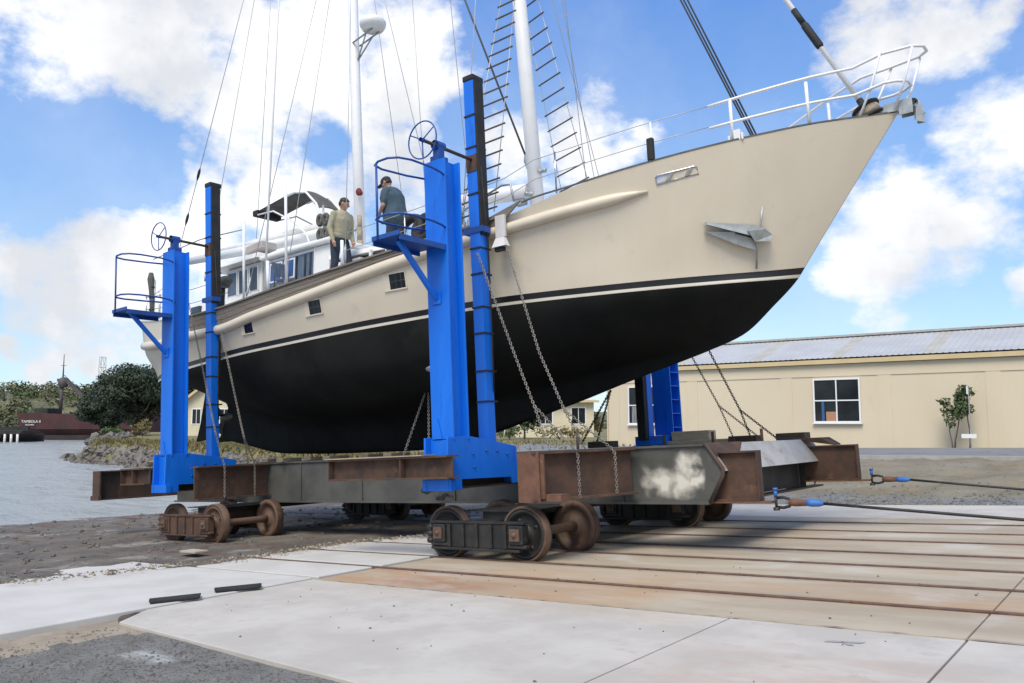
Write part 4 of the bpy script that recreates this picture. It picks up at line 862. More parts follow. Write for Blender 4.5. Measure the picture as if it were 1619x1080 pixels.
for i, (s, w_) in enumerate(kb):
    for_z = {0: .29, 1: .24}.get(i, .20)
    block((s, 11.0 if i % 2 else 11.2, 1.30), (.22, .5, .165), 'timber', KL[i])
    for_ = block((s + .38, 10.75, 1.30), (.18, .3, .10), 'timber_dark', 'dark packing piece beside the ' + KL[i].replace('weathered ', '').replace(' of the keel', '').replace('under the keel, ', '').replace(', near mid girder', ''), group='packing pieces beside the keel blocks')
block((-6.95, 14.45, 1.46), (.75, .35, .17), 'timber_pale', 'thick timber baulk lying beside the foot of the far blue post', .05, 'timbers by the far post')
block((-6.75, 14.4, 1.385), (1.5, .45, .075), 'timber_pale', 'flat timber plank under the baulk by the far blue post', .02, 'timbers by the far post')
block((-5.85, 14.2, 1.385), (.5, .3, .11), 'rust', 'short rusty packing piece on the far girder beside the chain ends', .1, 'packing pieces on the far girder')
block((-5.0, 14.25, 1.385), (.5, .3, .12), 'timber_dark', 'short dark packing piece nearest the grey nose beam', .0, 'packing pieces on the far girder')
block((-8.3, 13.4, 1.39), (.5, .3, .12), 'timber_dark', 'dark packing piece on the far girder seen beneath the bow', .0, 'packing pieces on the far girder')

# bogies
def wheel_mb(s, y, out):     # flange on the inner side
    m = MB(); o = out
    m.lathe([(.0, .07), (.10, .07), (.10, .045), (.13, .03), (.255, .012), (.275, .06), (.312, .06), (.318, -.045), (.352, -.055), (.352, -.075), (.27, -.075), (.255, -.02), (.13, -.035), (.10, -.075), (0, -.075)], (s, y, .335), axis=((1, 0, 0), (0, 0, 1), (0, o, 0)), seg=36)
    return m
def make_bogie(c, wb, label, old):
    t = thing('bogie', label, 'bogie', (c[0], c[1], 0), 's', 'bogies under the cradle'); fm = 'rust' if old else 'steel_black'
    for s in (c[0] - wb / 2, c[0] + wb / 2):
        ws = []
        for y, o in ((c[1] - .57, -1), (c[1] + .57, 1)):
            w_ = wheel_mb(s, y, o).build('wheel', 'wheel_rust' if (old or o > 0) else 'steel_black', t, fix=True)
            m = MB(); m.lathe([(.356, -.055), (.356, .058), (.322, .064), (.322, -.05)], (s, y, .335), axis=((1, 0, 0), (0, 0, 1), (0, o, 0)), seg=36); m.build('tyre', 'wheel_rust', w_)
            m = MB(); m.lathe([(.001, .10), (.06, .10), (.085, .085), (.085, .05)], (s, y, .335), axis=((1, 0, 0), (0, 0, 1), (0, o, 0)), seg=14)
            for k in range(4): a_ = k * math.pi / 2 + .5; m.lathe([(.001, .026), (.03, .026), (.03, .0)], (s + .19 * math.cos(a_), y, .335 + .19 * math.sin(a_)), axis=((1, 0, 0), (0, 0, 1), (0, o, 0)), seg=8)
            m.build('hub', fm, w_)
        m = MB(); m.tube([(s, c[1] - .5, .335), (s, c[1] - .3, .335), (s, c[1] + .3, .335), (s, c[1] + .5, .335)], [.075, .06, .06, .075], 14); m.build('axle', 'wheel_rust', t)
        for o in (-1, 1):
            m = MB(); y = c[1] + o * .74; m.box(s - .11, s + .11, y - .07, y + .07, .22, .46); m.box(s - .15, s + .15, y - .05, y + .05, .17, .22); b_ = m.build('axle_box', fm, t, bevel=.015)
            m = MB(); m.box(s - .075, s + .075, min(y + o * .072, y + o * .095), max(y + o * .072, y + o * .095), .27, .42); m.lathe([(.001, .022), (.03, .022), (.035, .0)], (s, y + o * .095, .345), axis=((1, 0, 0), (0, 0, 1), (0, o, 0)), seg=10); m.build('cover_plate', 'wheel_rust', b_)
    for o in (-1, 1):
        y = c[1] + o * .74; m = MB(); L = wb / 2 + (.05 if old else .02)
        m.box(c[0] - L - .16, c[0] + L + .10, y - .045, y + .045, .47, .505)
        m.box(c[0] - L + .1, c[0] + L - .13, y - .03, y + .03, .16, .47)
        m.box(c[0] - L - .14, c[0] + L + .02, y - .05, y + .05, .125, .16)
        for k in range(5): s = c[0] - L + .2 + k * (2 * L - .4) / 4; m.box(s - .025, s + .025, y + o * .032, y + o * .06, .165, .465)
        m.build('side_frame', fm, t, bevel=.006)
    m = MB(); m.box(c[0] - .16, c[0] + .16, c[1] - .69, c[1] + .69, .36, .498); m.build('bolster', fm, t, bevel=.01)
    m = MB()
    for k in range(3): m.lathe([(.045, 0), (.06, .02), (.06, .05), (.045, .07)], (c[0] - wb / 2 - .2, c[1] - .74, .2 + k * .09), 'z', 10)
    m.build('spring', fm, t)
    return t
make_bogie((-7.19, 9.18), 1.32, 'black framed two axle bogie under the near front of the cradle', False)
make_bogie((-14.22, 9.18), 1.35, 'rusty two axle bogie on the mud under the near rear of the cradle', True)
q = make_bogie((-7.2, 13.63), 1.30, 'dark two axle bogie under the far front of the cradle, below the white primer patch', False)
q = make_bogie((-14.2, 13.63), 1.35, 'dark two axle bogie under the far rear of the cradle, seen below mid girder', False)

# ================================================================== GUIDE POSTS
def make_post(s1, label, near=True, platform=True):
    """upright H column at near side; s1 = its up-slip edge; built for the near side"""
    s0 = s1 - .40; y0, y1 = 8.30, 8.63; N0, N1 = 1.58, 5.52
    t = thing('guide_post', label, 'guide post', (s1 - .2, 8.46, .92), 's', 'blue guide posts along the cradle')
    m = MB(); m.box(s0, s1, y0, y0 + .03, N0, N1); m.box(s0, s1, y1 - .03, y1, N0, N1); m.box(s1 - .13, s1 - .10, y0 + .03, y1 - .03, N0, N1 - .01); m.box(s0 + .1, s0 + .13, y0 + .03, y1 - .03, N0, N1 - .01); m.box(s0 + .1, s1 - .1, y0 + .03, y1 - .03, N1 - .03, N1)
    m.build('column', 'blue_paint', t, bevel=.006)
    # bracket straddling the cross beam
    m = MB(); xs_ = s1 - .05
    m.prism([(xs_, 8.20, 1.62), (xs_, 8.62, 1.63), (xs_, 9.05, 1.57), (xs_, 9.68, 1.47), (xs_, 9.68, .94), (xs_, 9.57, .94), (xs_, 9.53, 1.03), (xs_, 8.46, 1.05), (xs_, 8.46, .91), (xs_, 8.18, .91)], (.035, 0, 0)); 
    m.prism([(s0 - .06, 8.20, 1.62), (s0 - .06, 8.62, 1.63), (s0 - .06, 9.05, 1.57), (s0 - .06, 9.68, 1.47), (s0 - .06, 9.68, .94), (s0 - .06, 8.18, .91)], (.035, 0, 0))
    m.box(s0 - .024, xs_ - .001, 8.30, 8.33, .915, 1.60); m.box(s0 - .024, xs_ - .001, 9.60, 9.63, .96, 1.46); m.box(s0 - .1, s1 + .02, 8.19, 8.29, .91, 1.06)
    m.box(s0 - .024, xs_ - .001, 8.34, 9.59, 1.40, 1.43)
    br = m.build('bracket', 'blue_paint', t, bevel=.005, fix=True)
    m = MB()
    for y, z in ((8.70, 1.38), (8.98, 1.42), (9.22, 1.41), (9.44, 1.36), (8.72, 1.2)): m.lathe([(.001, .02), (.016, .02), (.016, 0)], (xs_ + .035, y, z), axis=((0, 1, 0), (0, 0, 1), (1, 0, 0)), seg=6)
    m.build('bolt', 'blue_dark', br)
    m = MB(); m.prism([(s0 + .05, 8.295, 1.60), (s0 + .20, 8.295, 1.60), (s0 + .125, 8.295, 1.88)], (0, -.012, 0)); m.build('gusset', 'blue_paint', t)
    # pivoting pole with a rubber facing on the boat side
    pb, pt = Vector((s1 - .25, 9.31, 1.46)), Vector((s1 - .25, 9.25, 7.02)); d = pt - pb
    m = MB(); m.bar(pb, pt, .19, .17, (0, 1, 0)); pl = m.build('guide_pole', 'blue_paint', t, bevel=.006)
    m = MB(); off = Vector((0, .115, 0)); m.bar(pb + d * .26 + off, pt + off + Vector((0, 0, .05)), .17, .058, (0, 1, 0)); m.bar(pt + off * .3 + Vector((0, 0, 0)), pt + off * .3 + Vector((0, 0, .09)), .21, .26, (0, 1, 0)); m.build('rubber_facing', 'rubber', pl, bevel=.015)
    m = MB(); c0, c1 = pb + d * .565, pb + d * 1.0; o2 = Vector((.105, .03, 0)); m.bar(c0 + o2, c1 + o2, .028, .20, (0, 1, 0)); m.build('rubber_edge', 'rubber', pl, bevel=.008)
    for f in (.12, .20, .30, .37, .46, .53, .68, .81, .90):
        c = pb + d * f; m = MB(); m.bar(c + Vector((0, .03, -.012)), c + Vector((0, .03, .012)), .205, .255, (0, 1, 0)); m.build('strap', 'rubber', pl)
    m = MB(); c = pb + d * .58; m.bar(c + Vector((-.02, 0, -.045)), c + Vector((-.02, 0, .045)), .36, .20, (0, 1, 0)); m.build('collar', 'blue_dark', pl)
    m = MB(); c = pb + d * .77; m.bar(c + Vector((0, -.006, -.16)), c + Vector((0, -.006, .10)), .197, .176, (0, 1, 0)); m.build('screw_block', 'rust', pl)
    m = MB(); m.tube([pb + Vector((.115, -.05, 4.2)), pb + Vector((.125, .02, 3.2)), pb + Vector((.12, .05, 2.3)), pb + Vector((.13, .03, 1.2)), pb + Vector((.11, .06, .8))], .012, 6); m.build('hose', 'rubber', pl)
    # hand wheel and screw
    wz = N1 + .27; m = MB(); rod0 = Vector((s1 - .25, 8.13, wz)); rod1 = Vector((s1 - .25, 9.23, wz - .02)); m.tube([rod0, rod1], .026, 8); m.build('screw_rod', 'rust_dark', t)
    m = MB(); m.box(s1 - .33, s1 - .17, 8.36, 8.57, N1, N1 + .10); m.lathe([(.07, -.09), (.07, .09)], (s1 - .25, 8.46, wz), 'y', 12); m.box(s1 - .31, s1 - .19, 8.40, 8.52, N1 + .1, wz); m.build('screw_bearing', 'blue_dark', t, bevel=.006)
    m = MB(); n = 30; c = rod0; rw = .27
    m.tube([c + Vector((rw * math.cos(2 * math.pi * i / n), 0, rw * math.sin(2 * math.pi * i / n))) for i in range(n)], .011, 6, closed=True)
    for k in range(3): a_ = .55 + k * 2 * math.pi / 3; m.tube([c, c + Vector((rw * math.cos(a_), 0, rw * math.sin(a_)))], .009, 6)
    m.lathe([(.03, -.04), (.03, .04)], c, 'y', 10); m.build('hand_wheel', 'blue_dark', t)
    # platform, brace, guard rails
    np_ = N1 - 1.27; ps0, ps1, py = s1 - .54, s1 - .02, 7.40
    m = MB(); m.box(ps0, ps1, py, 8.298, np_, np_ + .016); m.box(ps0, ps1, py, py + .02, np_ + .016, np_ + .06); m.box(ps1 - .02, ps1, py + .02, 8.298, np_ - .06, np_); m.box(ps0, ps0 + .02, py + .02, 8.298, np_ - .06, np_); pf = m.build('platform', 'blue_dark', t)
    m = MB(); m.bar((s1 - .22, py + .18, np_ - .01), (s1 - .22, 8.285, np_ - .72), .065, .065); m.box(s1 - .30, s1 - .14, 8.28, 8.298, np_ - .80, np_ - .62); m.build('brace', 'blue_paint', t, bevel=.004)
    for z in (np_ + .30, np_ + 1.06):
        m = MB(); e = .10
        pts = [(s1 - .03, 8.36, z - .06), (s1 - .02, 8.24, z - .02), (s1 - .01, 8.05, z), (s1, py + .25, z), (s1 - .06, py + .06, z), (s1 - .18, py - .02, z), (s1 - .36, py - .02, z), (s1 - .50, py + .05, z), (s1 - .55, py + .22, z), (s1 - .50, 8.05, z), (s1 - .42, 8.34, z)]
        m.tube(pts, .016, 8); m.build('guard_rail', 'blue_dark', t)
    m = MB(); m.tube([(s1 - .42, py + .0, np_), (s1 - .42, py + .0, np_ + 1.06)], .016, 8); m.build('stanchion', 'blue_dark', t)
    return t
make_post(-7.45, 'tall blue guide post nearest the camera, amidships on the near girder')
make_post(-14.52, 'tall blue guide post at the near stern corner of the cradle')
# far front post (mirrored across the boat's centre line)
YM = 11.66
t = thing('guide_post', 'blue guide post beyond the bow, seen under the hull against the tan wall', 'guide post', (-7.65, 14.9, 1.4), 's', 'blue guide posts along the cradle')
s1 = -7.45; y0, y1 = 14.62, 15.02
m = MB(); m.box(s1 - .4, s1, y0, y0 + .03, 1.58, 4.9); m.box(s1 - .4, s1, y1 - .03, y1, 1.58, 4.9); m.box(s1 - .22, s1 - .19, y0 + .03, y1 - .03, 1.58, 4.9); m.build('column', 'blue_paint', t, bevel=.006)
m = MB()
for k in range(6): m.box(s1 - .18, s1 - .01, y0 + .035, y1 - .035, 1.72 + k * .27, 1.735 + k * .27)
m.build('stiffener', 'blue_paint', t)
m = MB(); m.box(s1 - .5, s1 + .1, 14.0, 15.1, 1.40, 1.57); m.box(s1 - .45, s1 - .41, 13.8, 15.1, 1.0, 1.4); m.box(s1 - .05, s1 - .01, 13.8, 15.1, 1.0, 1.4); m.build('bracket', 'blue_paint', t, bevel=.006)
m = MB(); m.box(s1 - .37, s1 - .17, 13.98, 14.17, 1.46, 5.1); pl = m.build('guide_pole', 'blue_paint', t, bevel=.006)
m = MB(); m.box(s1 - .36, s1 - .18, 13.86, 13.975, 1.5, 5.15); m.build('rubber_facing', 'rubber', pl, bevel=.01)
m = MB(); m.tube([(s1 - .25, 14.2, 4.7), (s1 - .25, 15.2, 4.7)], .026, 8); m.build('screw_rod', 'rust_dark', t)

# ================================================================== CHAINS AND TOW CABLES
def chain_mb(pts, link=.046, r=.0052, m=None):
    m = m or MB(); pts = [Vector(p) for p in pts]; L = [0]
    for i in range(len(pts) - 1): L.append(L[-1] + (pts[i + 1] - pts[i]).length)
    n = max(2, int(L[-1] / (link * .78))); nu, ns = 10, 5
    for k in range(n):
        s = (k + .5) / n * L[-1]; i = max(j for j in range(len(L) - 1) if L[j] <= s + 1e-9); a, b_ = pts[i], pts[i + 1]; d = (b_ - a).normalized(); c = a + d * (s - L[i])
        u = d.orthogonal().normalized(); v_ = d.cross(u)
        if k % 2: u = v_
        ring = []
        for j in range(nu):
            t_ = 2 * math.pi * j / nu; x, y = math.cos(t_), math.sin(t_); ring.append(c + d * (x * link * .30 + (link * .2 if x > 0.01 else -link * .2 if x < -.01 else 0)) + u * y * link * .33)
        m.tube(ring, r, ns, closed=True)
    return m
def chain(paths, mt, label, link=.046, r=.0052):
    m = MB()
    for p in paths: chain_mb(p, link, r, m)
    lo = min((Vector(p) for q in paths for p in q), key=lambda v_: v_.z)
    return tag(m.build('lashing_chain', mt, None, 's', loc=tuple(lo)), label, 'chain', 'chains lashing the boat to the cradle')
chain([[(-7.60, 9.12, 4.30), (-6.82, 8.90, 2.70), (-6.47, 8.82, 1.98)], [(-6.47, 8.82, 1.98), (-6.20, 8.75, 1.385)], [(-6.47, 8.82, 1.98), (-5.98, 9.0, 1.38), (-5.94, 9.0, 1.30), (-5.94, 9.0, .77)]], 'chain_steel', 'steel chain from the near front pole that forks just right of the blue bracket')
chain([[(-7.30, 9.42, 4.42), (-6.55, 9.1, 2.72), (-6.10, 8.98, 1.90)], [(-6.10, 8.98, 1.90), (-6.02, 9.3, 1.39)], [(-6.10, 8.98, 1.90), (-5.72, 9.46, 1.385), (-5.67, 9.47, 1.31), (-5.67, 9.47, .80)]], 'chain_steel', 'steel chain crossing the cream bow near the blue pole, rightmost chain on the near side')
chain([[(-15.55, 9.20, 4.85), (-14.77, 9.1, 3.19), (-13.95, 8.85, 1.98), (-13.82, 8.95, 1.38), (-13.80, 8.95, 1.30), (-13.80, 8.95, .77)]], 'chain_steel', 'steel chain slanting across the rear blue pole, leftmost chain on the near side')
chain([[(-14.55, 9.28, 4.30), (-13.50, 9.1, 2.10), (-13.33, 9.05, 1.85)], [(-13.33, 9.05, 1.85), (-13.65, 9.35, 1.39)], [(-13.33, 9.05, 1.85), (-13.80, 9.6, 1.385), (-13.80, 9.6, 1.30), (-13.80, 9.6, .77)]], 'chain_steel', 'steel chain just right of the rear blue pole that forks above the girder')
chain([[(-9.95, 10.45, 2.62), (-10.15, 10.0, 1.40)], [(-9.95, 10.45, 2.62), (-9.55, 10.0, 1.40)]], 'chain_steel', 'forked chain against the black hull, left of the near front blue post')
chain([[(-6.232, 13.1, 2.90), (-6.06, 13.7, 2.03), (-5.40, 13.9, 1.40)], [(-6.06, 13.7, 2.03), (-5.90, 13.9, 1.40)]], 'chain_dark', 'dark chain beyond the bow, the left one of the two before the tan wall')
chain([[(-6.05, 13.4, 3.02), (-5.85, 14.1, 1.95), (-5.30, 14.3, 1.42)], [(-5.85, 14.1, 1.95), (-5.75, 14.25, 1.45)]], 'chain_dark', 'dark chain beyond the bow, the right one of the two before the tan wall', .05, .007)
chain([[(-7.40, 12.3, 2.36), (-8.45, 12.9, 1.48)], [(-7.40, 12.3, 2.36), (-8.12, 12.9, 1.48)]], 'chain_dark', 'dark forked chain under the bow before the pale cottage', .05, .008)
def tow(s0, y, z, s1, z1, label, sc):
    t = thing('tow_cable', label, 'tow cable', (s0, y, z), 's', 'tow cables hauling the cradle'); P = lambda a, b_, c: (s0 + a * sc, y + b_ * sc, z + c * sc)
    m = MB(); m.tube([P(.0, 0, .075), P(.10, 0, .085), P(.20, 0, .06), P(.24, 0, 0), P(.20, 0, -.06), P(.10, 0, -.085), P(0, 0, -.075)], .026 * sc, 10)
    m.tube([P(-.02, 0, -.105), P(-.02, 0, .10)], .024 * sc, 8); m.lathe([(.055 * sc, -.13 * sc), (.055 * sc, -.08 * sc), (.001, -.08 * sc)], P(-.02, 0, 0), 'z', 10)
    sh = m.build('shackle', 'steel_black', t)
    m = MB(); m.tube([P(-.02, 0, .10), P(-.02, 0, .20)], .03 * sc, 8); m.lathe([(.001, .20 * sc), (.042 * sc, .20 * sc), (.042 * sc, .24 * sc), (.001, .24 * sc)], P(-.02, 0, 0), 'z', 6); m.build('pin', 'ferrule_blue', sh)
    m = MB(); m.tube([P(.20, 0, 0), P(.30, 0, 0), P(.50, 0, -.005)], [.055 * sc, .065 * sc, .05 * sc], 10); m.build('thimble', 'rust_orange', t)
    m = MB(); m.tube([P(.49, 0, -.005), P(.56, 0, -.008), P(.68, 0, -.012), P(.76, 0, -.015)], [.05 * sc, .06 * sc, .055 * sc, .03 * sc], 10); m.build('ferrule', 'ferrule_blue', t)
    m = MB(); a, b_ = Vector(P(.74, 0, -.015)), Vector((s1, y, z1)); pts = []
    for i in range(13):
        k = i / 12; p = a.lerp(b_, k); p.z -= .10 * k * (1 - k); pts.append(p)
    m.tube(pts, .017, 8); m.build('cable', 'steel_black', t)
tow(-3.80, GY + .14, .630, 6, -.02, 'near black tow cable with a blue ferrule shackled to the cradle', .74)
tow(-3.60, FY + .35, .725, 4.5, -.01, 'far black tow cable with a blue ferrule shackled to the cradle', .70)

# ================================================================== THE BOAT (slip frame)
YC = 11.65
boat = thing('sailing_boat', 'two masted steel sailing boat with cream topsides and black bottom on the cradle', 'sailing boat', (-10.8, YC, 1.48))
BS = [-19.3, -18.5, -17.5, -16.5, -15, -13.5, -11, -9, -7.6, -6, -4.8, -3.6, -2.8, -2.28]
BB = [1.45, 1.68, 1.92, 2.10, 2.30, 2.40, 2.42, 2.35, 2.15, 1.72, 1.25, .68, .28, .012]
NS = [(-19.3, 4.93), (-18.5, 4.80), (-17, 4.62), (-15.8, 4.50), (-14.5, 4.47), (-12.3, 4.58), (-10.45, 4.66), (-8.5, 4.78), (-7.5, 4.88), (-7.30, 4.95), (-7.12, 5.055), (-6.39, 5.18), (-5.5, 5.33), (-4.67, 5.46), (-3.81, 5.575), (-3.14, 5.64), (-2.28, 5.665)]
def bh(s): return float(pchip(BS, BB, [s])[0])
def sheer(s): return float(pchip([p[0] for p in NS], [p[1] for p in NS], [s])[0])
WLN = [(-19.15, 3.57), (-16.2, 3.607), (-13.6, 3.644), (-11.7, 3.678), (-9.5, 3.70), (-7.75, 3.736), (-5.64, 3.741), (-4.04, 3.765), (-3.70, 3.79)]
WLH = [(-19.15, 1.10), (-18.5, 1.35), (-17.5, 1.65), (-16.5, 1.9), (-15, 2.12), (-13.5, 2.25), (-11, 2.26), (-9, 2.14), (-7.6, 1.88), (-6, 1.36), (-5, .90), (-4.2, .40), (-3.70, .012)]
def wl(dn, k, ds=0): return [(s + ds * 0, float(pchip([p[0] for p in WLN], [p[1] for p in WLN], [s])[0]) + dn, h * k) for s, h in WLH]
def shift_end(L, s_end):     # move only the stem end of a level
    L = list(L); s, n, h = L[-1]; L[-1] = (s_end, n, h); return L
LV = [
 [(-18.1, 2.02, .06), (-17, 1.83, .12), (-15.4, 1.57, .15), (-13, 1.50, .16), (-11, 1.49, .16), (-9.8, 1.68, .10), (-8.9, 1.88, .07), (-7.6, 2.18, .04), (-6.6, 2.44, .03), (-5.6, 2.68, .012)],
 [(-17.75, 2.75, .07), (-17, 2.5, .12), (-15.5, 2.2, .28), (-13, 2.05, .45), (-11, 2.08, .42), (-9.3, 2.25, .25), (-7.6, 2.52, .12), (-6.2, 2.70, .05), (-5.25, 2.77, .012)],
 [(-18.4, 3.15, .25), (-17.5, 2.95, .60), (-16, 2.7, 1.05), (-14, 2.5, 1.42), (-12, 2.45, 1.52), (-10, 2.5, 1.38), (-8, 2.65, .92), (-6.5, 2.8, .42), (-5.5, 2.88, .16), (-4.68, 2.95, .012)],
 [(-19.0, 3.46, .78), (-18.3, 3.35, 1.05), (-17, 3.2, 1.42), (-15, 3.05, 1.82), (-13, 2.98, 2.02), (-11, 2.95, 2.05), (-9, 2.98, 1.88), (-7.6, 3.05, 1.54), (-6, 3.15, .95), (-5, 3.25, .50), (-4.18, 3.32, .012)],
 shift_end(wl(-.135, .985), -3.80), shift_end(wl(-.09, .988), -3.765), wl(0, 1.0),
 [(-19.3, 4.2, 1.35), (-18.5, 4.15, 1.6), (-17.5, 4.1, 1.85), (-16.5, 4.05, 2.05), (-15, 4.0, 2.25), (-13.5, 4.08, 2.37), (-11, 4.2, 2.39), (-9, 4.3, 2.29), (-7.6, 4.4, 2.02), (-6, 4.45, 1.50), (-4.8, 4.55, 1.02), (-3.8, 4.68, .48), (-3.0, 4.72, .012)],
 [(s, sheer(s), bh(s)) for s in BS],
]
NU, SUB = 90, 6
us = np.concatenate([np.linspace(0, .9, NU - 24, endpoint=False), .9 + .1 * np.sin(np.linspace(0, math.pi / 2, 24))])
rows = []
for L in LV:
    s = np.array([p[0] for p in L]); q = s[0] + (s[-1] - s[0]) * us
    rows.append(np.stack([q, pchip(s, [p[1] for p in L], q), pchip(s, [p[2] for p in L], q)], 1))
rows = np.array(rows)                       # level, station, (s, n, h)
fine = []; lev = []
for i in range(len(us)):
    P = rows[:, i]; c = np.concatenate([[0], np.cumsum(np.maximum(.004, np.linalg.norm(np.diff(P, axis=0), axis=1)))])
    tt = np.concatenate([np.linspace(c[k], c[k + 1], SUB, endpoint=False) for k in range(len(c) - 1)] + [[c[-1]]])
    fine.append(np.stack([pchip(c, P[:, k], tt) for k in range(3)], 1))
fine = np.array(fine)                       # station, level, (s, n, h)
NL = fine.shape[1]
SUBL = [k // SUB for k in range(NL)]
m = MB(); nst = len(us)
vs = [(fine[i, k, 0], YC - fine[i, k, 2], fine[i, k, 1]) for i in range(nst) for k in range(NL)] + [(fine[i, k, 0], YC + fine[i, k, 2], fine[i, k, 1]) for i in range(nst) for k in range(NL)]
fs = []; ms = []; sm = []; off = nst * NL
MI = {4: 1, 5: 2}                            # cream line, boot stripe
for i in range(nst - 1):
    for k in range(NL - 1):
        l = k // SUB; mi = 0 if l < 4 else (1 if l == 4 else (2 if l == 5 else 3))
        a = i * NL + k; fs.append((a, a + NL, a + NL + 1, a + 1)); ms.append(mi); sm.append(True)
        a += off; fs.append((a, a + 1, a + NL + 1, a + NL)); ms.append(mi); sm.append(True)
for k in range(NL - 1):                      # transom and after edge of the deadwood
    l = k // SUB; mi = 0 if l < 4 else (1 if l == 4 else (2 if l == 5 else 3))
    fs.append((k, k + 1, off + k + 1, off + k)); ms.append(mi); sm.append(False)
    e = (nst - 1) * NL + k; fs.append((e, off + e, off + e + 1, e + 1)); ms.append(mi); sm.append(False)
for i in range(nst - 1): fs.append((i * NL, off + i * NL, off + (i + 1) * NL, (i + 1) * NL)); ms.append(0); sm.append(False)
m.v = vs; m.f = fs; m.m = ms; m.sm = sm
hull = m.build('hull', ['antifoul', 'hull_line', 'boot_black', 'hull_cream'], boat)
near = fine.reshape(-1, 3)
def hull_y(s, n):            # near side surface
    d = (near[:, 0] - s) ** 2 + ((near[:, 1] - n) * 1.5) ** 2; idx = np.argsort(d)[:4]; w_ = 1 / (d[idx] + 1e-6); return YC - float((near[idx, 2] * w_).sum() / w_.sum())
def hull_pt(s, n): return Vector((s, hull_y(s, n), n))
def hull_nrm(s, n, e=.12):
    a = hull_pt(s + e, n) - hull_pt(s - e, n); b_ = hull_pt(s, n + e) - hull_pt(s, n - e); q = a.cross(b_).normalized(); return q if q.y < 0 else -q
# deck, bulwark planking, rub rails, caps (each follows the sheer on both sides)
def deck_n(s): return sheer(s) - (.13 if s < -7.3 else .30)
m = MB(); ss = np.linspace(-19.28, -2.6, 60); vs = []
for s in ss:
    dn_ = deck_n(s); hb_ = max(.004, YC - hull_y(s, dn_) - .05); vs += [(s, YC - hb_, dn_), (s, YC, dn_ + .05), (s, YC + hb_, dn_)]
m.add(vs, [(3 * i + k, 3 * i + 3 + k, 3 * i + 4 + k, 3 * i + 1 + k) for i in range(59) for k in (0, 1)], 0, True); m.build('deck', 'white_dirty', boat)
def strip(s0, s1, f, n, name, mt, w_, h_, parent=boat, sides=(-1, 1), bev=0):
    """square section strip following f(s) -> (half breadth, height); w_ out of the hull, h_ up"""
    o = None
    for sd in sides:
        m = MB(); S_ = np.linspace(s0, s1, n); vs = []
        for s in S_:
            b_, z = f(s); y = YC + sd * b_
            vs += [(s, y - sd * .015, z), (s, y + sd * w_, z), (s, y + sd * w_, z + h_), (s, y - sd * .015, z + h_)]
        m.add(vs, [(4 * i + k, 4 * i + 4 + k, 4 * i + 4 + (k + 1) % 4, 4 * i + (k + 1) % 4) for i in range(n - 1) for k in range(4)] + [(0, 1, 2, 3), tuple(4 * (n - 1) + k for k in (3, 2, 1, 0))], 0, False)
        o = m.build(name, mt, parent, fix=True)
    return o
RB = [(-19.2, 4.26), (-18, 4.13), (-15.6, 4.04), (-14.5, 4.01), (-13.3, 4.11), (-11.4, 4.266), (-9.85, 4.425), (-8.5, 4.586), (-7.29, 4.731), (-6.41, 4.852), (-5.40, 4.975)]
def rub(s): return float(pchip([p[0] for p in RB], [p[1] for p in RB], [s])[0]) + .05 * min(1, max(0, (-8.2 - s) / 1.5))
def side(s, n): return YC - hull_y(s, n)
strip(-15.9, -7.34, lambda s: (side(s, rub(s) + .12) + .0, rub(s) + .085), 40, 'bulwark_plank', 'teak_grey', .022, 0, boat) if False else None
def planks():
    for sd in (-1, 1):
        for j in range(3):
            m = MB(); S_ = np.linspace(-15.9 - .1 * j, -7.40 + .03 * j, 44); vs = []
            for s in S_:
                z0 = rub(s) + .07; z1 = sheer(s) - .005; a_ = z0 + (z1 - z0) * j / 3 + (.004 if j else 0); c_ = z0 + (z1 - z0) * (j + 1) / 3 - .004
                y0 = side(s, a_); y1 = side(s, c_); t_ = .020 + .003 * (j % 2)
                vs += [(s, YC + sd * (y0 - .02), a_), (s, YC + sd * (y0 + t_), a_), (s, YC + sd * (y1 + t_), c_), (s, YC + sd * (y1 - .02), c_)]
            m.add(vs, [(4 * i + k, 4 * i + 4 + k, 4 * i + 4 + (k + 1) % 4, 4 * i + (k + 1) % 4) for i in range(43) for k in range(4)] + [(0, 1, 2, 3), tuple(4 * 43 + k for k in (3, 2, 1, 0))])
            m.build('bulwark_plank', 'teak_grey', boat, fix=True)
planks()
strip(-15.9, -7.42, lambda s: (bh(s) + .005, sheer(s)), 40, 'cap_rail', 'teak_grey', .045, .03)
strip(-7.12, -2.34, lambda s: (bh(s), sheer(s) + .001), 40, 'toe_rail', 'canvas_grey', .006, .022)
strip(-19.28, -15.95, lambda s: (bh(s), sheer(s) + .001), 20, 'toe_rail', 'white_gel', .02, .035)
for sd in (-1, 1):
    m = MB(); S_ = np.linspace(-19.2, -5.35, 70); pts = []; rr = []
    for s in S_:
        pts.append((s, YC + sd * (side(s, rub(s)) + .012), rub(s))); rr.append(.088 * min(1, .12 + ((-5.33 - s) / .55)) if s > -5.9 else .088 + .012 * min(1, max(0, (-8 - s) / 1.5)))
    m.tube(pts, rr, 12); m.build('rub_rail', 'hull_cream', boat)
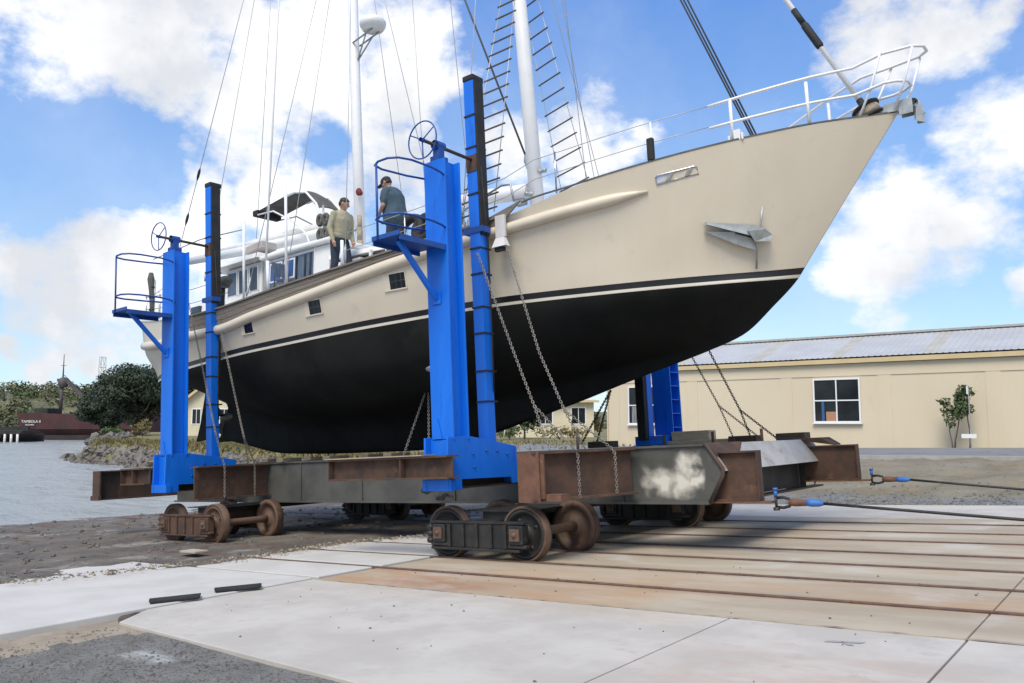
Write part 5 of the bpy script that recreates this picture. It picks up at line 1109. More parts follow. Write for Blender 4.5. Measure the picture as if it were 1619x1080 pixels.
# square ports in deep bevelled frames
def port(s, n, w_, h_, par=boat):
    c = hull_pt(s, n); q = hull_nrm(s, n); u = (hull_pt(s + .2, n) - hull_pt(s - .2, n)).normalized(); v_ = u.cross(q); v_ = v_ if v_.z > 0 else -v_
    P = lambda a, b_, d: c + u * a + v_ * b_ + q * d
    m = MB(); f_ = .022
    for a0, a1, b0, b1 in ((-w_ - f_, -w_, -h_ - f_, h_ + f_), (w_, w_ + f_, -h_ - f_, h_ + f_), (-w_, w_, -h_ - f_, -h_), (-w_, w_, h_, h_ + f_)):
        m.hexa([P(a0, b0, -.02), P(a1, b0, -.02), P(a1, b1, -.02), P(a0, b1, -.02), P(a0, b0, .012), P(a1, b0, .012), P(a1, b1, .012), P(a0, b1, .012)])
    fr = m.build('port_window', 'hull_cream', boat, fix=True)
    m = MB(); m.hexa([P(-w_ * .52, -h_, -.02), P(w_, -h_, -.02), P(w_, h_, -.02), P(-w_ * .52, h_, -.02), P(-w_ * .52, -h_, .005), P(w_, -h_, .005), P(w_, h_, .005), P(-w_ * .52, h_, .005)]); m.build('pane', 'glass_room', fr, fix=True)
    m = MB()
    for a in (.10, .60):
        x_ = w_ * a; m.hexa([P(x_ - .008, -h_, 0), P(x_ + .008, -h_, 0), P(x_ + .008, h_, 0), P(x_ - .008, h_, 0), P(x_ - .008, -h_, .008), P(x_ + .008, -h_, .008), P(x_ + .008, h_, .008), P(x_ - .008, h_, .008)])
    m.hexa([P(-w_ * .5, -.008, 0), P(w_, -.008, 0), P(w_, .008, 0), P(-w_ * .5, .008, 0), P(-w_ * .5, -.008, .0075), P(w_, -.008, .0075), P(w_, .008, .0075), P(-w_ * .5, .008, .0075)]); m.build('glazing_bar', 'window_dark', fr, fix=True)
    m = MB(); m.add([P(-w_, -h_, .008), P(-w_ * .52, -h_, .003), P(-w_ * .52, h_, .003), P(-w_, h_, .008)], [(0, 1, 2, 3)]); m.build('reveal', 'hull_cream', fr)
port(-9.55, 4.225, .22, .125); port(-11.58, 4.075, .215, .12); port(-13.60, 3.98, .18, .115)
c = hull_pt(-17.35, 4.40); m = MB(); m.box(c.x - .11, c.x + .11, c.y - .01, c.y + .03, 4.33, 4.46); m.build('exhaust_port', 'glass_room', boat)
# hawse opening near the bow: plate coloured like the sky seen through it
c = hull_pt(-4.96, 5.155); q = hull_nrm(-4.96, 5.155); u = (hull_pt(-4.7, 5.19) - hull_pt(-5.25, 5.11)).normalized(); v_ = u.cross(q); v_ = v_ if v_.z > 0 else -v_
P = lambda a, b_, d: c + u * a + v_ * b_ + q * d
def plate(a0, a1, b0, b1, d0, d1): return [P(a0, b0, d0), P(a1, b0, d0), P(a1, b1, d0), P(a0, b1, d0), P(a0, b0, d1), P(a1, b0, d1), P(a1, b1, d1), P(a0, b1, d1)]
mat('hawse_sky_tint', (.50, .62, .82), (.72, .76, .82), 5, 0.15)
m = MB(); m.hexa(plate(-.29, .29, -.055, .055, -.03, .006)); hw = m.build('hawse_sky_plate', 'hawse_sky_tint', boat, fix=True)
m = MB(); m.tube([P(-.30, -.058, .010), P(.30, -.058, .010), P(.29, .045, .010), P(.25, .06, .010), P(-.25, .06, .010), P(-.29, .045, .010)], .013, 8, closed=True); m.build('rim', 'stainless', hw)
m = MB()
for x0 in (-.17, .10): m.hexa([P(x0, -.045, .004), P(x0 + .05, -.045, .004), P(x0 + .13, .045, .004), P(x0 + .07, .045, .004), P(x0, -.045, .03), P(x0 + .05, -.045, .03), P(x0 + .13, .045, .03), P(x0 + .07, .045, .03)])
m.build('fairlead', 'galv', hw, fix=True)
# anode, rudder, propeller
c = hull_pt(-9.30, 2.80); q = hull_nrm(-9.30, 2.80); m = MB(); rq = q.to_track_quat('Z', 'Y').to_matrix(); m.ellipsoid(c + q * .01, (.16, .075, .03), 14, 8, 0, Matrix((Vector((1, 0, 0)), q.cross(Vector((1, 0, 0))), q)).transposed()); m.build('anode', 'anode', boat)
m = MB(); m.prism([(-18.30, YC - .045, 3.25), (-18.28, YC - .06, 2.05), (-19.22, YC - .02, 1.98), (-19.05, YC - .02, 2.4), (-18.78, YC - .02, 3.35)], (0, .09, 0)); m.build('rudder', 'antifoul', boat, bevel=.02)
m = MB(); m.box(-18.42, -17.6, YC - .05, YC + .05, 1.93, 2.04); m.build('heel_shoe', 'antifoul', boat)
m = MB(); m.lathe([(.001, -.30), (.05, -.25), (.10, -.1), (.12, .1), (.10, .3), (.06, .42)], (-17.88, YC, 2.52), 'x', 14)
pr = m.build('propeller', 'bronze', boat)
for k in range(3):
    a = k * 2.094 + .4; dv = Vector((0, math.cos(a), math.sin(a))); tv = Vector((0, -math.sin(a), math.cos(a))); m = MB(); c = Vector((-17.98, YC, 2.52)); n_ = 9; pl_ = []
    for i in range(n_ * 2):
        t_ = 2 * math.pi * i / (n_ * 2); r_ = .26 + .17 * math.cos(t_); w2 = .12 * math.sin(t_); pl_.append(c + dv * r_ + tv * w2 + Vector((w2 * .7, 0, 0)))
    m.prism(pl_, (.014, 0, 0)); m.build('blade', 'bronze', pr)

# ---------------------------------------------------------------- deckhouses
def dk(s): return deck_n(s)
m = MB(); H0, H1, RY = -14.45, -12.40, 1.36
m.hexa([(H0, YC - RY, dk(H0)), (H1, YC - RY, dk(H1)), (H1, YC + RY, dk(H1)), (H0, YC + RY, dk(H0)), (H0, YC - RY + .06, 5.60), (H1, YC - RY + .06, 5.60), (H1, YC + RY - .06, 5.60), (H0, YC + RY - .06, 5.60)]); dh = m.build('deckhouse', 'white_gel', boat, bevel=.03)
m = MB(); m.box(H0 - .12, H1 + .10, YC - RY - .05, YC + RY + .05, 5.603, 5.70); m.build('house_roof', 'white_gel', dh, bevel=.035)
yw = YC - RY
def wall_panel(s0, s1, z0, z1, d, name, mt, par, ext=.0):
    m = MB(); f = lambda z: yw + .06 * (z - 4.45) / 1.15
    m.hexa([(s0, f(z0) - d, z0), (s1, f(z0) - d, z0), (s1, f(z0) + .01, z0), (s0, f(z0) + .01, z0), (s0, f(z1) - d, z1), (s1, f(z1) - d, z1), (s1, f(z1) + .01, z1), (s0, f(z1) + .01, z1)]); return m.build(name, mt, par)
wall_panel(-14.42, -12.86, 4.62, 5.52, .012, 'window_cover', 'cover_blue', dh)
for s0, s1 in ((-14.26, -13.92), (-13.78, -13.5)):
    w_ = wall_panel(s0 - .04, s1 + .04, 5.08, 5.50, .02, 'window', 'white_gel', dh); m = MB(); wall_panel(s0, s1, 5.12, 5.46, .028, 'pane', 'window_blue', w_)
for s0 in (-13.42, -13.15, -12.98): wall_panel(s0, s0 + .05, 4.62, 5.5, .03, 'window_post', 'window_dark', dh)
wall_panel(-12.855, -12.825, 4.62, 5.60, .02, 'corner_post', 'white_paint', dh)
m = MB(); m.box(-14.78, -14.42, 10.55, 10.60, 4.5, 5.62); m.build('doorway', 'window_dark', dh)
# after wheelhouse with a brim
m = MB(); A0, A1, AY = -16.15, -14.75, 1.25
m.hexa([(A0, YC - AY, dk(A0)), (A1, YC - AY, dk(A1)), (A1, YC + AY, dk(A1)), (A0, YC + AY, dk(A0)), (A0 + .1, YC - AY + .05, 5.68), (A1, YC - AY + .05, 5.68), (A1, YC + AY - .05, 5.68), (A0 + .1, YC + AY - .05, 5.68)]); wh = m.build('wheelhouse', 'white_gel', boat, bevel=.03)
m = MB(); m.hexa([(A0 - .35, YC - AY - .20, 5.69), (A1 + .15, YC - AY - .20, 5.69), (A1 + .15, YC + AY + .20, 5.69), (A0 - .35, YC + AY + .20, 5.69), (A0 - .12, YC - AY - .08, 5.84), (A1 + .05, YC - AY - .08, 5.84), (A1 + .05, YC + AY + .08, 5.84), (A0 - .12, YC + AY + .08, 5.84)]); m.build('house_roof', 'white_dirty', wh, bevel=.02)
for s0, s1, mt in ((-15.95, -15.62, 'cover_blue'), (-15.52, -15.22, 'window_dark'), (-15.12, -14.85, 'window_dark')):
    m = MB(); m.box(s0, s1, YC - AY + .005, YC - AY + .04, 5.08, 5.56); w_ = m.build('window', mt, wh)
    
    for q0 in (s0 - .03, s1 + .003): m = MB(); m.box(q0, q0 + .027, YC - AY - .006, YC - AY + .04, 5.05, 5.60); m.build('frame_side', 'white_gel', w_)
m = MB()
for s in (-15.75, -15.5, -15.3): m.box(s, s + .08, YC - .7, YC - .55, 5.845, 5.93)
m.build('roof_vent', 'window_dark', wh)
# solar panel / instrument box, aft of the mizzen boom
m = MB(); m.bar((-15.72, YC - .75, 6.12), (-15.12, YC - .75, 6.16), .40, .17); m.bar((-15.4, YC - .75, 5.84), (-15.4, YC - .75, 6.05), .1, .1); m.build('instrument_box', 'canvas_pale', boat, bevel=.02)
# after cabin trunk, cockpit coamings at the stern
m = MB(); m.hexa([(-18.7, YC - 1.0, dk(-18.7)), (-16.4, YC - 1.3, dk(-16.4)), (-16.4, YC + 1.3, dk(-16.4)), (-18.7, YC + 1.0, dk(-18.7)), (-18.6, YC - .9, 5.15), (-16.5, YC - 1.2, 5.22), (-16.5, YC + 1.2, 5.22), (-18.6, YC + .9, 5.15)]); ac = m.build('aft_cabin', 'white_gel', boat, bevel=.04)
m = MB(); m.box(-17.5, -17.15, YC - 1.21, YC - 1.12, 4.85, 5.04); m.build('window', 'window_dark', ac)
m = MB(); m.box(-16.4, -15.9, YC - 1.15, YC - .3, 5.0, 5.4); m.build('winch_box', 'white_gel', boat, bevel=.03)
# fore coachroof with dark sides
m = MB(); F0, F1, FYb = -12.38, -9.55, 1.30
m.hexa([(F0, YC - FYb, dk(F0)), (F1, YC - .95, dk(F1)), (F1, YC + .95, dk(F1)), (F0, YC + FYb, dk(F0)), (F0, YC - FYb + .05, 5.22), (F1 + .05, YC - .9, 5.20), (F1 + .05, YC + .9, 5.20), (F0, YC + FYb - .05, 5.22)]); cr_ = m.build('coachroof', 'window_dark', boat)
m = MB(); m.hexa([(F0 - .0, YC - FYb - .10, 5.225), (F1 + .1, YC - 1.02, 5.205), (F1 + .1, YC + 1.02, 5.205), (F0 - .0, YC + FYb + .10, 5.225), (F0, YC - FYb - .04, 5.35), (F1 + .05, YC - .95, 5.31), (F1 + .05, YC + .95, 5.31), (F0, YC + FYb + .04, 5.35)]); m.build('house_roof', 'white_gel', cr_, bevel=.03)
for s in (-11.2, -10.78, -10.1): m = MB(); m.box(s, s + .05, YC - FYb + (.02 if s < -11 else .04) - .1, YC - FYb - .03, 4.55, 5.22); m.build('roof_post', 'white_gel', cr_)
m = MB(); m.box(-12.3, -11.5, YC - FYb - .03, YC - FYb + .06, 4.55, 5.15); m.build('side_panel', 'white_gel', cr_)
m = MB(); m.box(-11.3, -10.95, YC - FYb - .02, YC - FYb + .07, 4.6, 5.1); m.build('blue_panel', 'cover_blue', cr_)
m = MB(); m.box(-10.9, -10.4, YC - .5, YC + .2, 5.34, 5.50); m.build('hatch', 'white_dirty', cr_, bevel=.03)
# bimini
bi = None
m = MB(); vs = []; fs = []
for j in range(9):
    y = YC - .22 + .66 * j / 8; k = 1 - ((j - 4) / 4) ** 2
    for i in range(9):
        s = -16.4 + 2.3 * i / 8; zt_ = float(np.interp(i, [0, 4, 5, 6, 7, 8], [7.30, 7.44, 7.46, 7.42, 7.24, 6.92])); vs.append((s, y, zt_ + .06 * k))
nv = len(vs); vs2 = vs + [(a, b_, c_ - .02) for a, b_, c_ in vs]
for j in range(8):
    for i in range(8): q = j * 9 + i; fs.append((q, q + 1, q + 10, q + 9)); fs.append((nv + q, nv + q + 9, nv + q + 10, nv + q + 1))
m.add(vs2, fs, 0, True); bi = m.build('bimini', 'canvas_grey', boat)
m = MB(); m.bar((-16.40, YC - .24, 7.28), (-16.40, YC + .46, 7.28), .20, .15); m.build('rolled_edge', 'rubber', bi, bevel=.03)
m = MB()
for sd in (-1, 1):
    y = YC + .11 + sd * .33
    for tp, r_ in (([(-15.3, y, 7.42), (-14.9, y, 7.45), (-14.5, y, 7.36), (-14.15, y, 7.02), (-13.95, y, 6.6), (-13.85, y, 5.7)], .028), ([(-16.3, y, 7.22), (-15.7, y, 7.18), (-15.0, y, 6.80), (-14.5, y, 6.4), (-14.2, y, 5.72)], .02)): m = MB(); m.tube(tp, r_, 8); m.build('bimini_hoop', 'white_paint', bi)
# ---------------------------------------------------------------- masts, booms, rigging
m = MB(); m.tube([(-12.93, YC, 4.6), (-13.02, YC, 8.5), (-13.12, YC, 15.5)], [.115, .115, .10], 20); mz = m.build('mizzen_mast', 'white_paint', boat)
m = MB(); m.tube([(-8.24, YC, 4.6), (-8.42, YC, 8.5), (-8.80, YC, 16.5)], [.132, .132, .11], 20); fm = m.build('fore_mast', 'white_paint', boat)
for mast, s, zs in ((mz, -12.93, (5.5, 5.8, 6.2)), (fm, -8.26, (5.25, 5.5, 5.9, 6.3))):
    m = MB()
    for k, z in enumerate(zs):
        a = k * 2.1; cc = Vector((s + .16 * math.cos(a), YC + .16 * math.sin(a) - .05, z)); m.lathe([(.05, -.06), (.035, -.02), (.045, .04), (.03, .07), (.001, .07)], cc, axis=((0, 0, 1), (-math.sin(a), math.cos(a), 0), (math.cos(a), math.sin(a), 0)), seg=10)
    m.build('winch', 'galv', mast)
m = MB()
for k in range(5): a = k * 1.256; m.tube([(-8.25 + .2 * math.cos(a), YC + .2 * math.sin(a) - .02, 5.2), (-8.25 + .25 * math.cos(a), YC + .25 * math.sin(a), 4.98), (-8.25 + .2 * math.cos(a + .5), YC + .2 * math.sin(a + .5), 5.3)], .03, 6)
m.build('coiled_line', 'canvas_grey', fm)
m = MB(); m.lathe([(.001, -.14), (.23, -.13), (.28, -.05), (.29, .02), (.25, .09), (.12, .125), (.001, .13)], (-12.42, YC - .02, 10.68), 'z', 28); rd = m.build('radome', 'white_gel', mz)
m = MB()
for y in (-.1, .1): m.tube([(-12.98, YC + y, 10.42), (-12.35, YC + y, 10.52)], .02, 6); m.tube([(-12.95, YC, 10.02), (-12.55, YC + y, 10.50)], .018, 6)
m.build('bracket', 'galv', rd)
m = MB(); m.ellipsoid((-12.80, YC - .17, 6.98), (.075, .06, .085)); m.ellipsoid((-12.74, YC - .18, 6.94), (.05, .05, .06)); m.build('mast_cover', 'red_cloth', mz)
m = MB()
for z, r_ in ((6.3, .05), (6.05, .06), (5.75, .07)): m.tube([(-12.80, YC - .17, z + .15), (-12.76, YC - .2, z), (-12.80, YC - .17, z - .12)], r_, 7)
m.build('coiled_line', 'rope_tan', mz)
m = MB(); m.tube([(-13.1, YC, 6.36), (-16.5, YC, 6.50), (-19.6, YC, 6.72)], [.12, .13, .10], 14); bm_ = m.build('mizzen_boom', 'white_paint', boat)
m = MB(); m.tube([(-13.3, YC, 6.50), (-15, YC, 6.56), (-16.8, YC, 6.63), (-18.6, YC, 6.74)], [.10, .12, .11, .06], 12); m.build('sail_cover', 'white_dirty', bm_)
m = MB(); m.tube([(-8.45, YC, 6.02), (-9.4, YC, 6.12), (-10.5, YC, 6.22)], [.14, .15, .13], 14); b2 = m.build('main_boom', 'white_paint', boat)
m = MB(); m.tube([(-8.38, YC, 6.02), (-8.52, YC, 6.02)], .07, 8); m.box(-8.75, -8.55, YC - .06, YC + .06, 5.80, 5.90); m.build('gooseneck', 'galv', b2)
m = MB()
for s in (-9.55, -9.75, -9.35): m.tube([(s, YC - .6, 4.9), (s, YC - .6, 5.7)], .045, 8); m.lathe([(.07, 0), (.07, .25)], (s, YC - .6, 5.3), 'z', 10)
m.build('mooring_winch', 'galv', boat)
STAY = {  # name: (low end, point higher up, kind)
 'b1': ((-20.2, 11.65, 7.0), (-17.207, 11.65, 13.118), 0), 'r1': ((-15.40, 9.50, 5.2), (-16.096, 11.2, 12.491), 1), 'r2': ((-19.0, 13.1, 5.1), (-16.551, 12.0, 13.011), 1),
 's1': ((-13.70, 9.35, 4.6), (-13.648, 11.1, 11.491), 1), 's2': ((-12.45, 9.32, 4.6), (-13.319, 11.2, 11.405), 1), 's3': ((-10.80, 9.35, 4.75), (-12.729, 11.3, 11.217), 1),
 's4': ((-13.55, 13.95, 4.65), (-12.959, 12.2, 11.691), 1), 's5': ((-12.3, 13.98, 4.7), (-12.631, 12.2, 11.563), 1), 's6': ((-8.85, 9.4, 4.85), (-10.794, 11.2, 10.417), 1),
 'tr': ((-8.32, 11.65, 6.2), (-9.802, 11.65, 10.222), 2), 's7': ((-11.6, 13.9, 4.8), (-10.667, 12.2, 10.795), 1), 's8': ((-8.25, 9.55, 4.95), (-8.663, 10.6, 9.328), 1),
 'f1': ((-8.35, 13.6, 5.0), (-7.896, 12.3, 9.753), 1), 'f2': ((-7.72, 13.4, 5.1), (-8.013, 12.6, 8.391), 1), 'f3': ((-7.95, 13.4, 5.1), (-7.94, 12.3, 9.6), 1),
 'i1': ((-4.142, 11.6, 5.5), (-5.25, 11.6, 8.419), 3), 'i2': ((-4.123, 11.65, 5.5), (-5.219, 11.65, 8.429), 3), 'i3': ((-4.094, 11.70, 5.5), (-5.177, 11.7, 8.434), 3)}
for k, (a, b_, kd) in STAY.items():
    a, b_ = Vector(a), Vector(b_); d = b_ - a; e_ = a + d * ((15.2 - a.z) / d.z)
    m = MB(); m.tube([a, e_], {0: .009, 1: .0075, 2: .021, 3: .014}[kd], 6)
    st = m.build({0: 'backstay', 1: 'shroud', 2: 'triatic_stay', 3: 'inner_forestay'}[kd], {0: 'wire', 1: 'wire', 2: 'wire_dark', 3: 'wire_dark'}[kd], boat)
    dn = d.normalized()
    if kd == 1 and k not in ('r2',): m = MB(); m.tube([a, a + dn * .1, a + dn * .32, a + dn * .42], [.014, .024, .024, .01], 8); m.build('turnbuckle', 'galv', st)
    if kd == 2: m = MB(); m.tube([a - Vector((0, 0, .9)), a, a + dn * .02], [.02, .02, .02], 6); m.tube([a, a + dn * .1, a + dn * .42, a + dn * .55], [.035, .07, .07, .02], 10); m.build('tensioner', 'galv', st)
    if kd == 0:
        m = MB()
        for f in (.12, .30): c = a + d * f; m.tube([c, c + dn * .12, c + dn * .26, c + dn * .34], [.012, .035, .035, .012], 8)
        m.build('insulator', 'rubber', st)
m = MB(); m.tube([(-13.22, 9.42, 4.60), (-13.77, 10.2, 11.15), (-13.95, 10.4, 13.5)], [.022, .014, .008], 8); m.build('whip_aerial', 'white_paint', boat)
# forestay with furler
fa, fb = Vector((-2.66, YC, 5.80)), Vector((-3.612, YC, 7.80)); d = (fb - fa); dn = d.normalized()
m = MB(); m.tube([fa, fa + d * 3.2], .036, 10); fo = m.build('forestay', 'white_paint', boat)
m = MB(); m.tube([fa + dn * 1.22, fa + dn * 1.26, fa + dn * 1.68, fa + dn * 1.72], [.038, .056, .056, .038], 10); m.tube([fa + dn * 1.72, fa + dn * 2.0], .044, 10); m.build('foil_cover', 'rubber', fo)
ax = (dn.orthogonal().normalized(), dn.cross(dn.orthogonal()).normalized(), dn)
m = MB(); m.lathe([(.04, -.20), (.19, -.20), (.195, -.17), (.06, -.16), (.06, -.03), (.19, -.02), (.195, .01), (.05, .02), (.045, .16)], fa + dn * .05, ax, 20); dr = m.build('furler_drum', 'rubber', fo)
m = MB(); m.lathe([(.062, -.155), (.165, -.15), (.165, -.04), (.062, -.035)], fa + dn * .05, ax, 20); m.build('furling_line', 'rope_tan', dr)
# ratlines on both fore shrouds
def ratlines(a0, a1, b0, b1, n):
    a0, a1, b0, b1 = map(Vector, (a0, a1, b0, b1)); m = MB(); m.tube([a0, a1], .008, 6); m.tube([b0, b1], .008, 6); o = m.build('ratline_shrouds', 'wire', boat)
    for i in range(n):
        t_ = (i + .3) / n; p, q = a0.lerp(a1, t_), b0.lerp(b1, t_); dd = (q - p).normalized() * .05; m = MB(); m.bar(p - dd, q + dd, .021, .021); m.build('rung', 'timber_dark', o)
ratlines((-8.25, 9.52, 4.98), (-8.142 - .0, 10.98, 10.2), (-7.60, 9.55, 5.02), (-7.92, 10.98, 10.2), 21)
ratlines((-8.9, 13.75, 4.95), (-8.86, 12.30, 10.2), (-8.05, 13.60, 5.05), (-8.50, 12.20, 10.2), 18)

# ---------------------------------------------------------------- rails
def rail_pt(s, sd, h): return (s, YC + sd * max(.0, bh(s) - .05), sheer(s) + h)
for sd in (-1, 1):
    for s in (-3.30, -4.22, -5.24):
        m = MB(); h = .63 if s > -5 else .60; m.tube([rail_pt(s, sd, 0), rail_pt(s, sd, h)], .024 if s > -5 else .016, 8); m.build('stanchion', 'white_paint', boat)
    for s in (-6.6, -9.3, -16.6, -17.8, -19.0): m = MB(); m.tube([rail_pt(s, sd, -.02), rail_pt(s, sd, .62)], .014, 8); m.build('stanchion', 'stainless', boat)
    for h in (.60, .30):
        m = MB(); m.tube([rail_pt(s, sd, h) for s in np.linspace(-4.5, -10.8, 14)], .0065, 5); m.build('lifeline', 'wire', boat)
        m = MB(); m.tube([rail_pt(s, sd, h) for s in np.linspace(-14.2, -19.15, 10)], .0065, 5); m.build('lifeline', 'wire_dark', boat)
    for s, h in ((-13.72, 1.62), (-12.36, 1.92)): m = MB(); m.tube([rail_pt(s, sd, 0), rail_pt(s, sd, h)], .027, 10); m.build('awning_post', 'white_paint', boat)
    
    for q0, q1 in ((-12.93, .62), (-10.79, .5)): m = MB(); m.tube([rail_pt(q0, sd, .0), rail_pt(q0, sd, q1)], .03, 8); m.build('stanchion', 'white_paint', boat)
    m = MB(); m.tube([rail_pt(-13.72, sd, 1.45), rail_pt(-15.5, sd, 1.62), rail_pt(-18.4, sd, 1.50)], .014, 6); m.build('awning_rail', 'galv', boat)
# pulpit: two white hoops joined round the bow
for h0, h1, e in ((.60, .77, -1.87), (.28, .36, -2.10)):
    for_pts = []
    for sd in (-1, 1):
        L = [rail_pt(s, sd, h0 + (h1 - h0) * (s + 4.5) / 2.4) for s in np.linspace(-4.5, -2.75, 8)]
        y = .30 if e > -1.7 else .26
        L += [(-2.35, YC + sd * y, 5.665 + h1 * .99), (e - .12, YC + sd * y * .8, 5.665 + h1), (e, YC + sd * y * .35, 5.665 + h1)]
        for_pts.append(L)
    m = MB(); m.tube(for_pts[0] + for_pts[1][::-1], .02, 10); m.build('pulpit_rail', 'white_paint', boat)
m = MB()
for sd in (-1, 1): m.tube([(-1.98, YC + sd * .22, 6.42), (-2.12, YC + sd * .2, 6.0), (-2.3, YC + sd * .1, 5.68)], .016, 8); m.tube([(-2.35, YC + sd * .30, 6.45), (-2.55, YC + sd * .2, 6.0), (-2.72, YC + sd * .22, 5.66)], .016, 8)
m.build('pulpit_strut', 'white_paint', boat)
# bow roller and its fittings
m = MB(); m.hexa([(-2.75, YC - .09, 5.675), (-2.10, YC - .06, 5.675), (-2.10, YC + .06, 5.675), (-2.75, YC + .09, 5.675), (-2.75, YC - .09, 5.71), (-2.08, YC - .06, 5.73), (-2.08, YC + .06, 5.73), (-2.75, YC + .09, 5.71)])
for sd in (-1, 1): m.box(-2.25, -2.08, YC + sd * .07 - .01, YC + sd * .07 + .01, 5.60, 5.80)
br = m.build('bow_roller', 'galv', boat)
m = MB(); m.lathe([(.07, -.07), (.045, 0), (.07, .07)], (-2.08, YC, 5.72), 'y', 14); m.box(-2.5, -2.2, YC - .07, YC + .07, 5.72, 5.78); m.build('roller', 'galv', br)
t = thing('bow_anchor', 'grey galvanised plough anchor hanging in the bow roller at the stem head', 'anchor', (-2.0, YC, 5.5))
m = MB(); m.bar((-2.45, YC, 5.80), (-2.04, YC, 5.76), .03, .06); m.bar((-2.04, YC, 5.76), (-1.98, YC, 5.56), .03, .06); m.build('shank', 'galv', t)
m = MB()
for sd in (-1, 1): m.add([(-1.99, YC, 5.70), (-1.97, YC, 5.44), (-2.08, YC + sd * .08, 5.48), (-2.05, YC + sd * .08, 5.67)], [(0, 1, 2, 3)]); m.add([(-1.975, YC, 5.70), (-1.955, YC, 5.44), (-2.065, YC + sd * .08, 5.47), (-2.035, YC + sd * .08, 5.68)], [(3, 2, 1, 0)])
m.build('fluke', 'galv', t)
m = MB(); m.box(-5.30, -5.20, YC - bh(-5.25) - .01, YC - bh(-5.25) + .07, sheer(-5.25) + .02, sheer(-5.25) + .36); m.build('fender_post', 'rubber', boat, bevel=.02)
m = MB(); s = -4.18; m.box(s - .07, s + .07, YC - bh(s) + .02, YC - bh(s) + .1, sheer(s), sheer(s) + .16); m.box(s - .11, s - .08, YC - bh(s) + .02, YC - bh(s) + .1, sheer(s), sheer(s) + .10); m.box(s + .08, s + .11, YC - bh(s) + .02, YC - bh(s) + .1, sheer(s), sheer(s) + .10); m.build('stay_plate', 'white_gel', boat, bevel=.01)
# bulwark end, gate rail and lamp box by the near front pole
m = MB(); yb = YC - bh(-7.5)
m.prism([(-7.95, yb - .035, 4.60), (-7.38, yb - .035, 4.70), (-7.33, yb - .035, 4.86), (-7.16, yb - .035, 4.98), (-7.05, yb - .035, 5.06), (-7.95, yb - .035, 4.86)], (0, .03, 0)); m.build('bulwark_end', 'teak_grey', boat)
m = MB(); m.box(-7.50, -7.32, yb - .09, yb - .037, 4.56, 4.90); lb = m.build('lamp_box', 'white_dirty', boat, bevel=.008)
m = MB(); m.hexa([(-7.53, yb - .15, 4.41), (-7.27, yb - .15, 4.41), (-7.27, yb - .04, 4.41), (-7.53, yb - .04, 4.41), (-7.49, yb - .10, 4.555), (-7.33, yb - .10, 4.555), (-7.33, yb - .04, 4.555), (-7.49, yb - .04, 4.555)]); m.build('lamp_hood', 'white_dirty', lb)
m = MB(); m.box(-7.50, -7.34, yb - .12, yb - .05, 4.35, 4.408); m.build('lens', 'rubber', lb)
m = MB(); m.tube([(-8.5, yb + .05, 4.85), (-8.45, yb + .05, 5.10), (-7.9, yb + .05, 5.28), (-7.45, yb + .05, 5.40), (-7.28, yb + .05, 5.38), (-7.22, yb + .05, 5.1)], .018, 8); m.build('gate_rail', 'galv', boat)
# stern gear and fittings along the deck
m = MB(); m.tube([(-18.9, YC - 1.35, 4.9), (-18.85, YC - 1.35, 5.9)], .012, 6); m.tube([(-18.5, YC - 1.45, 4.85), (-18.5, YC - 1.45, 5.62)], .012, 6); m.tube([(-18.9, YC - 1.35, 5.55), (-18.0, YC - 1.6, 5.55)], .01, 6); m.build('pushpit', 'white_paint', boat)
t = thing('rolled_bundle', 'slim dark rolled bundle standing upright on the stern rail', 'bundle', (-18.83, 10.2, 4.95))
m = MB(); m.tube([(-18.82, 10.2, 4.95), (-18.82, 10.2, 5.3), (-18.83, 10.19, 5.62), (-18.84, 10.18, 5.9), (-18.84, 10.18, 6.06)], [.045, .055, .06, .085, .05], 10); m.build('roll', 'canvas_grey', t)
for z in (5.15, 5.45, 5.7): m = MB(); m.lathe([(.062, -.02), (.066, 0), (.062, .02)], (-18.825, 10.195, z), 'z', 12); m.build('strap', 'rubber', t)
t = thing('covered_kettle', 'covered dark round kettle on a short stand beside the wheelhouse', 'kettle', (-15.2, 9.8, 4.6))
m = MB(); m.ellipsoid((-15.12, 9.80, 5.20), (.19, .14, .11)); m.box(-15.25, -15.05, 9.74, 9.86, 5.06, 5.14); m.build('bowl', 'canvas_grey', t); m = MB(); m.tube([(-15.22, 9.8, 5.12), (-15.25, 9.8, 4.9), (-15.22, 9.8, 4.5)], [.06, .07, .03], 8); m.build('stand', 'rubber', t)
t = thing('cable_reel', 'small reel of hoses standing on the deckhouse roof under the awning', 'reel', (-12.75, 10.45, 5.7))
for k, (ds, z) in enumerate(((-.06, 5.86), (.10, 5.86), (-.06, 6.16), (.12, 6.14))):
    m = MB(); n = 16; m.tube([(-12.75 + ds + .065 * math.cos(2 * math.pi * i / n), 10.45, z + .10 * math.sin(2 * math.pi * i / n)) for i in range(n)], .042, 7, closed=True); m.build('coil', 'canvas_grey', t)
m = MB(); m.tube([(-12.72, 10.46, 5.7), (-12.72, 10.46, 6.45)], .02, 6); m.build('stand', 'galv', t)
for i, (s, lab) in enumerate(((-9.28, 'large black tyre fender leaning on the rail left of the near front post'), (-8.98, 'smaller black tyre fender leaning on the rail, nearest the near front post'))):
    m = MB(); n = 22; r_ = .23 - .04 * i; m.tube([(s + r_ * math.cos(2 * math.pi * k / n), 9.45 + .05 * math.sin(2 * math.pi * k / n), 5.03 + r_ * math.sin(2 * math.pi * k / n)) for k in range(n)], .075, 10, closed=True)
    tag(m.build('tyre_fender', 'rubber'), lab, 'fender', 'tyre fenders on the rail')
rd_ = random.Random(8); m = MB()
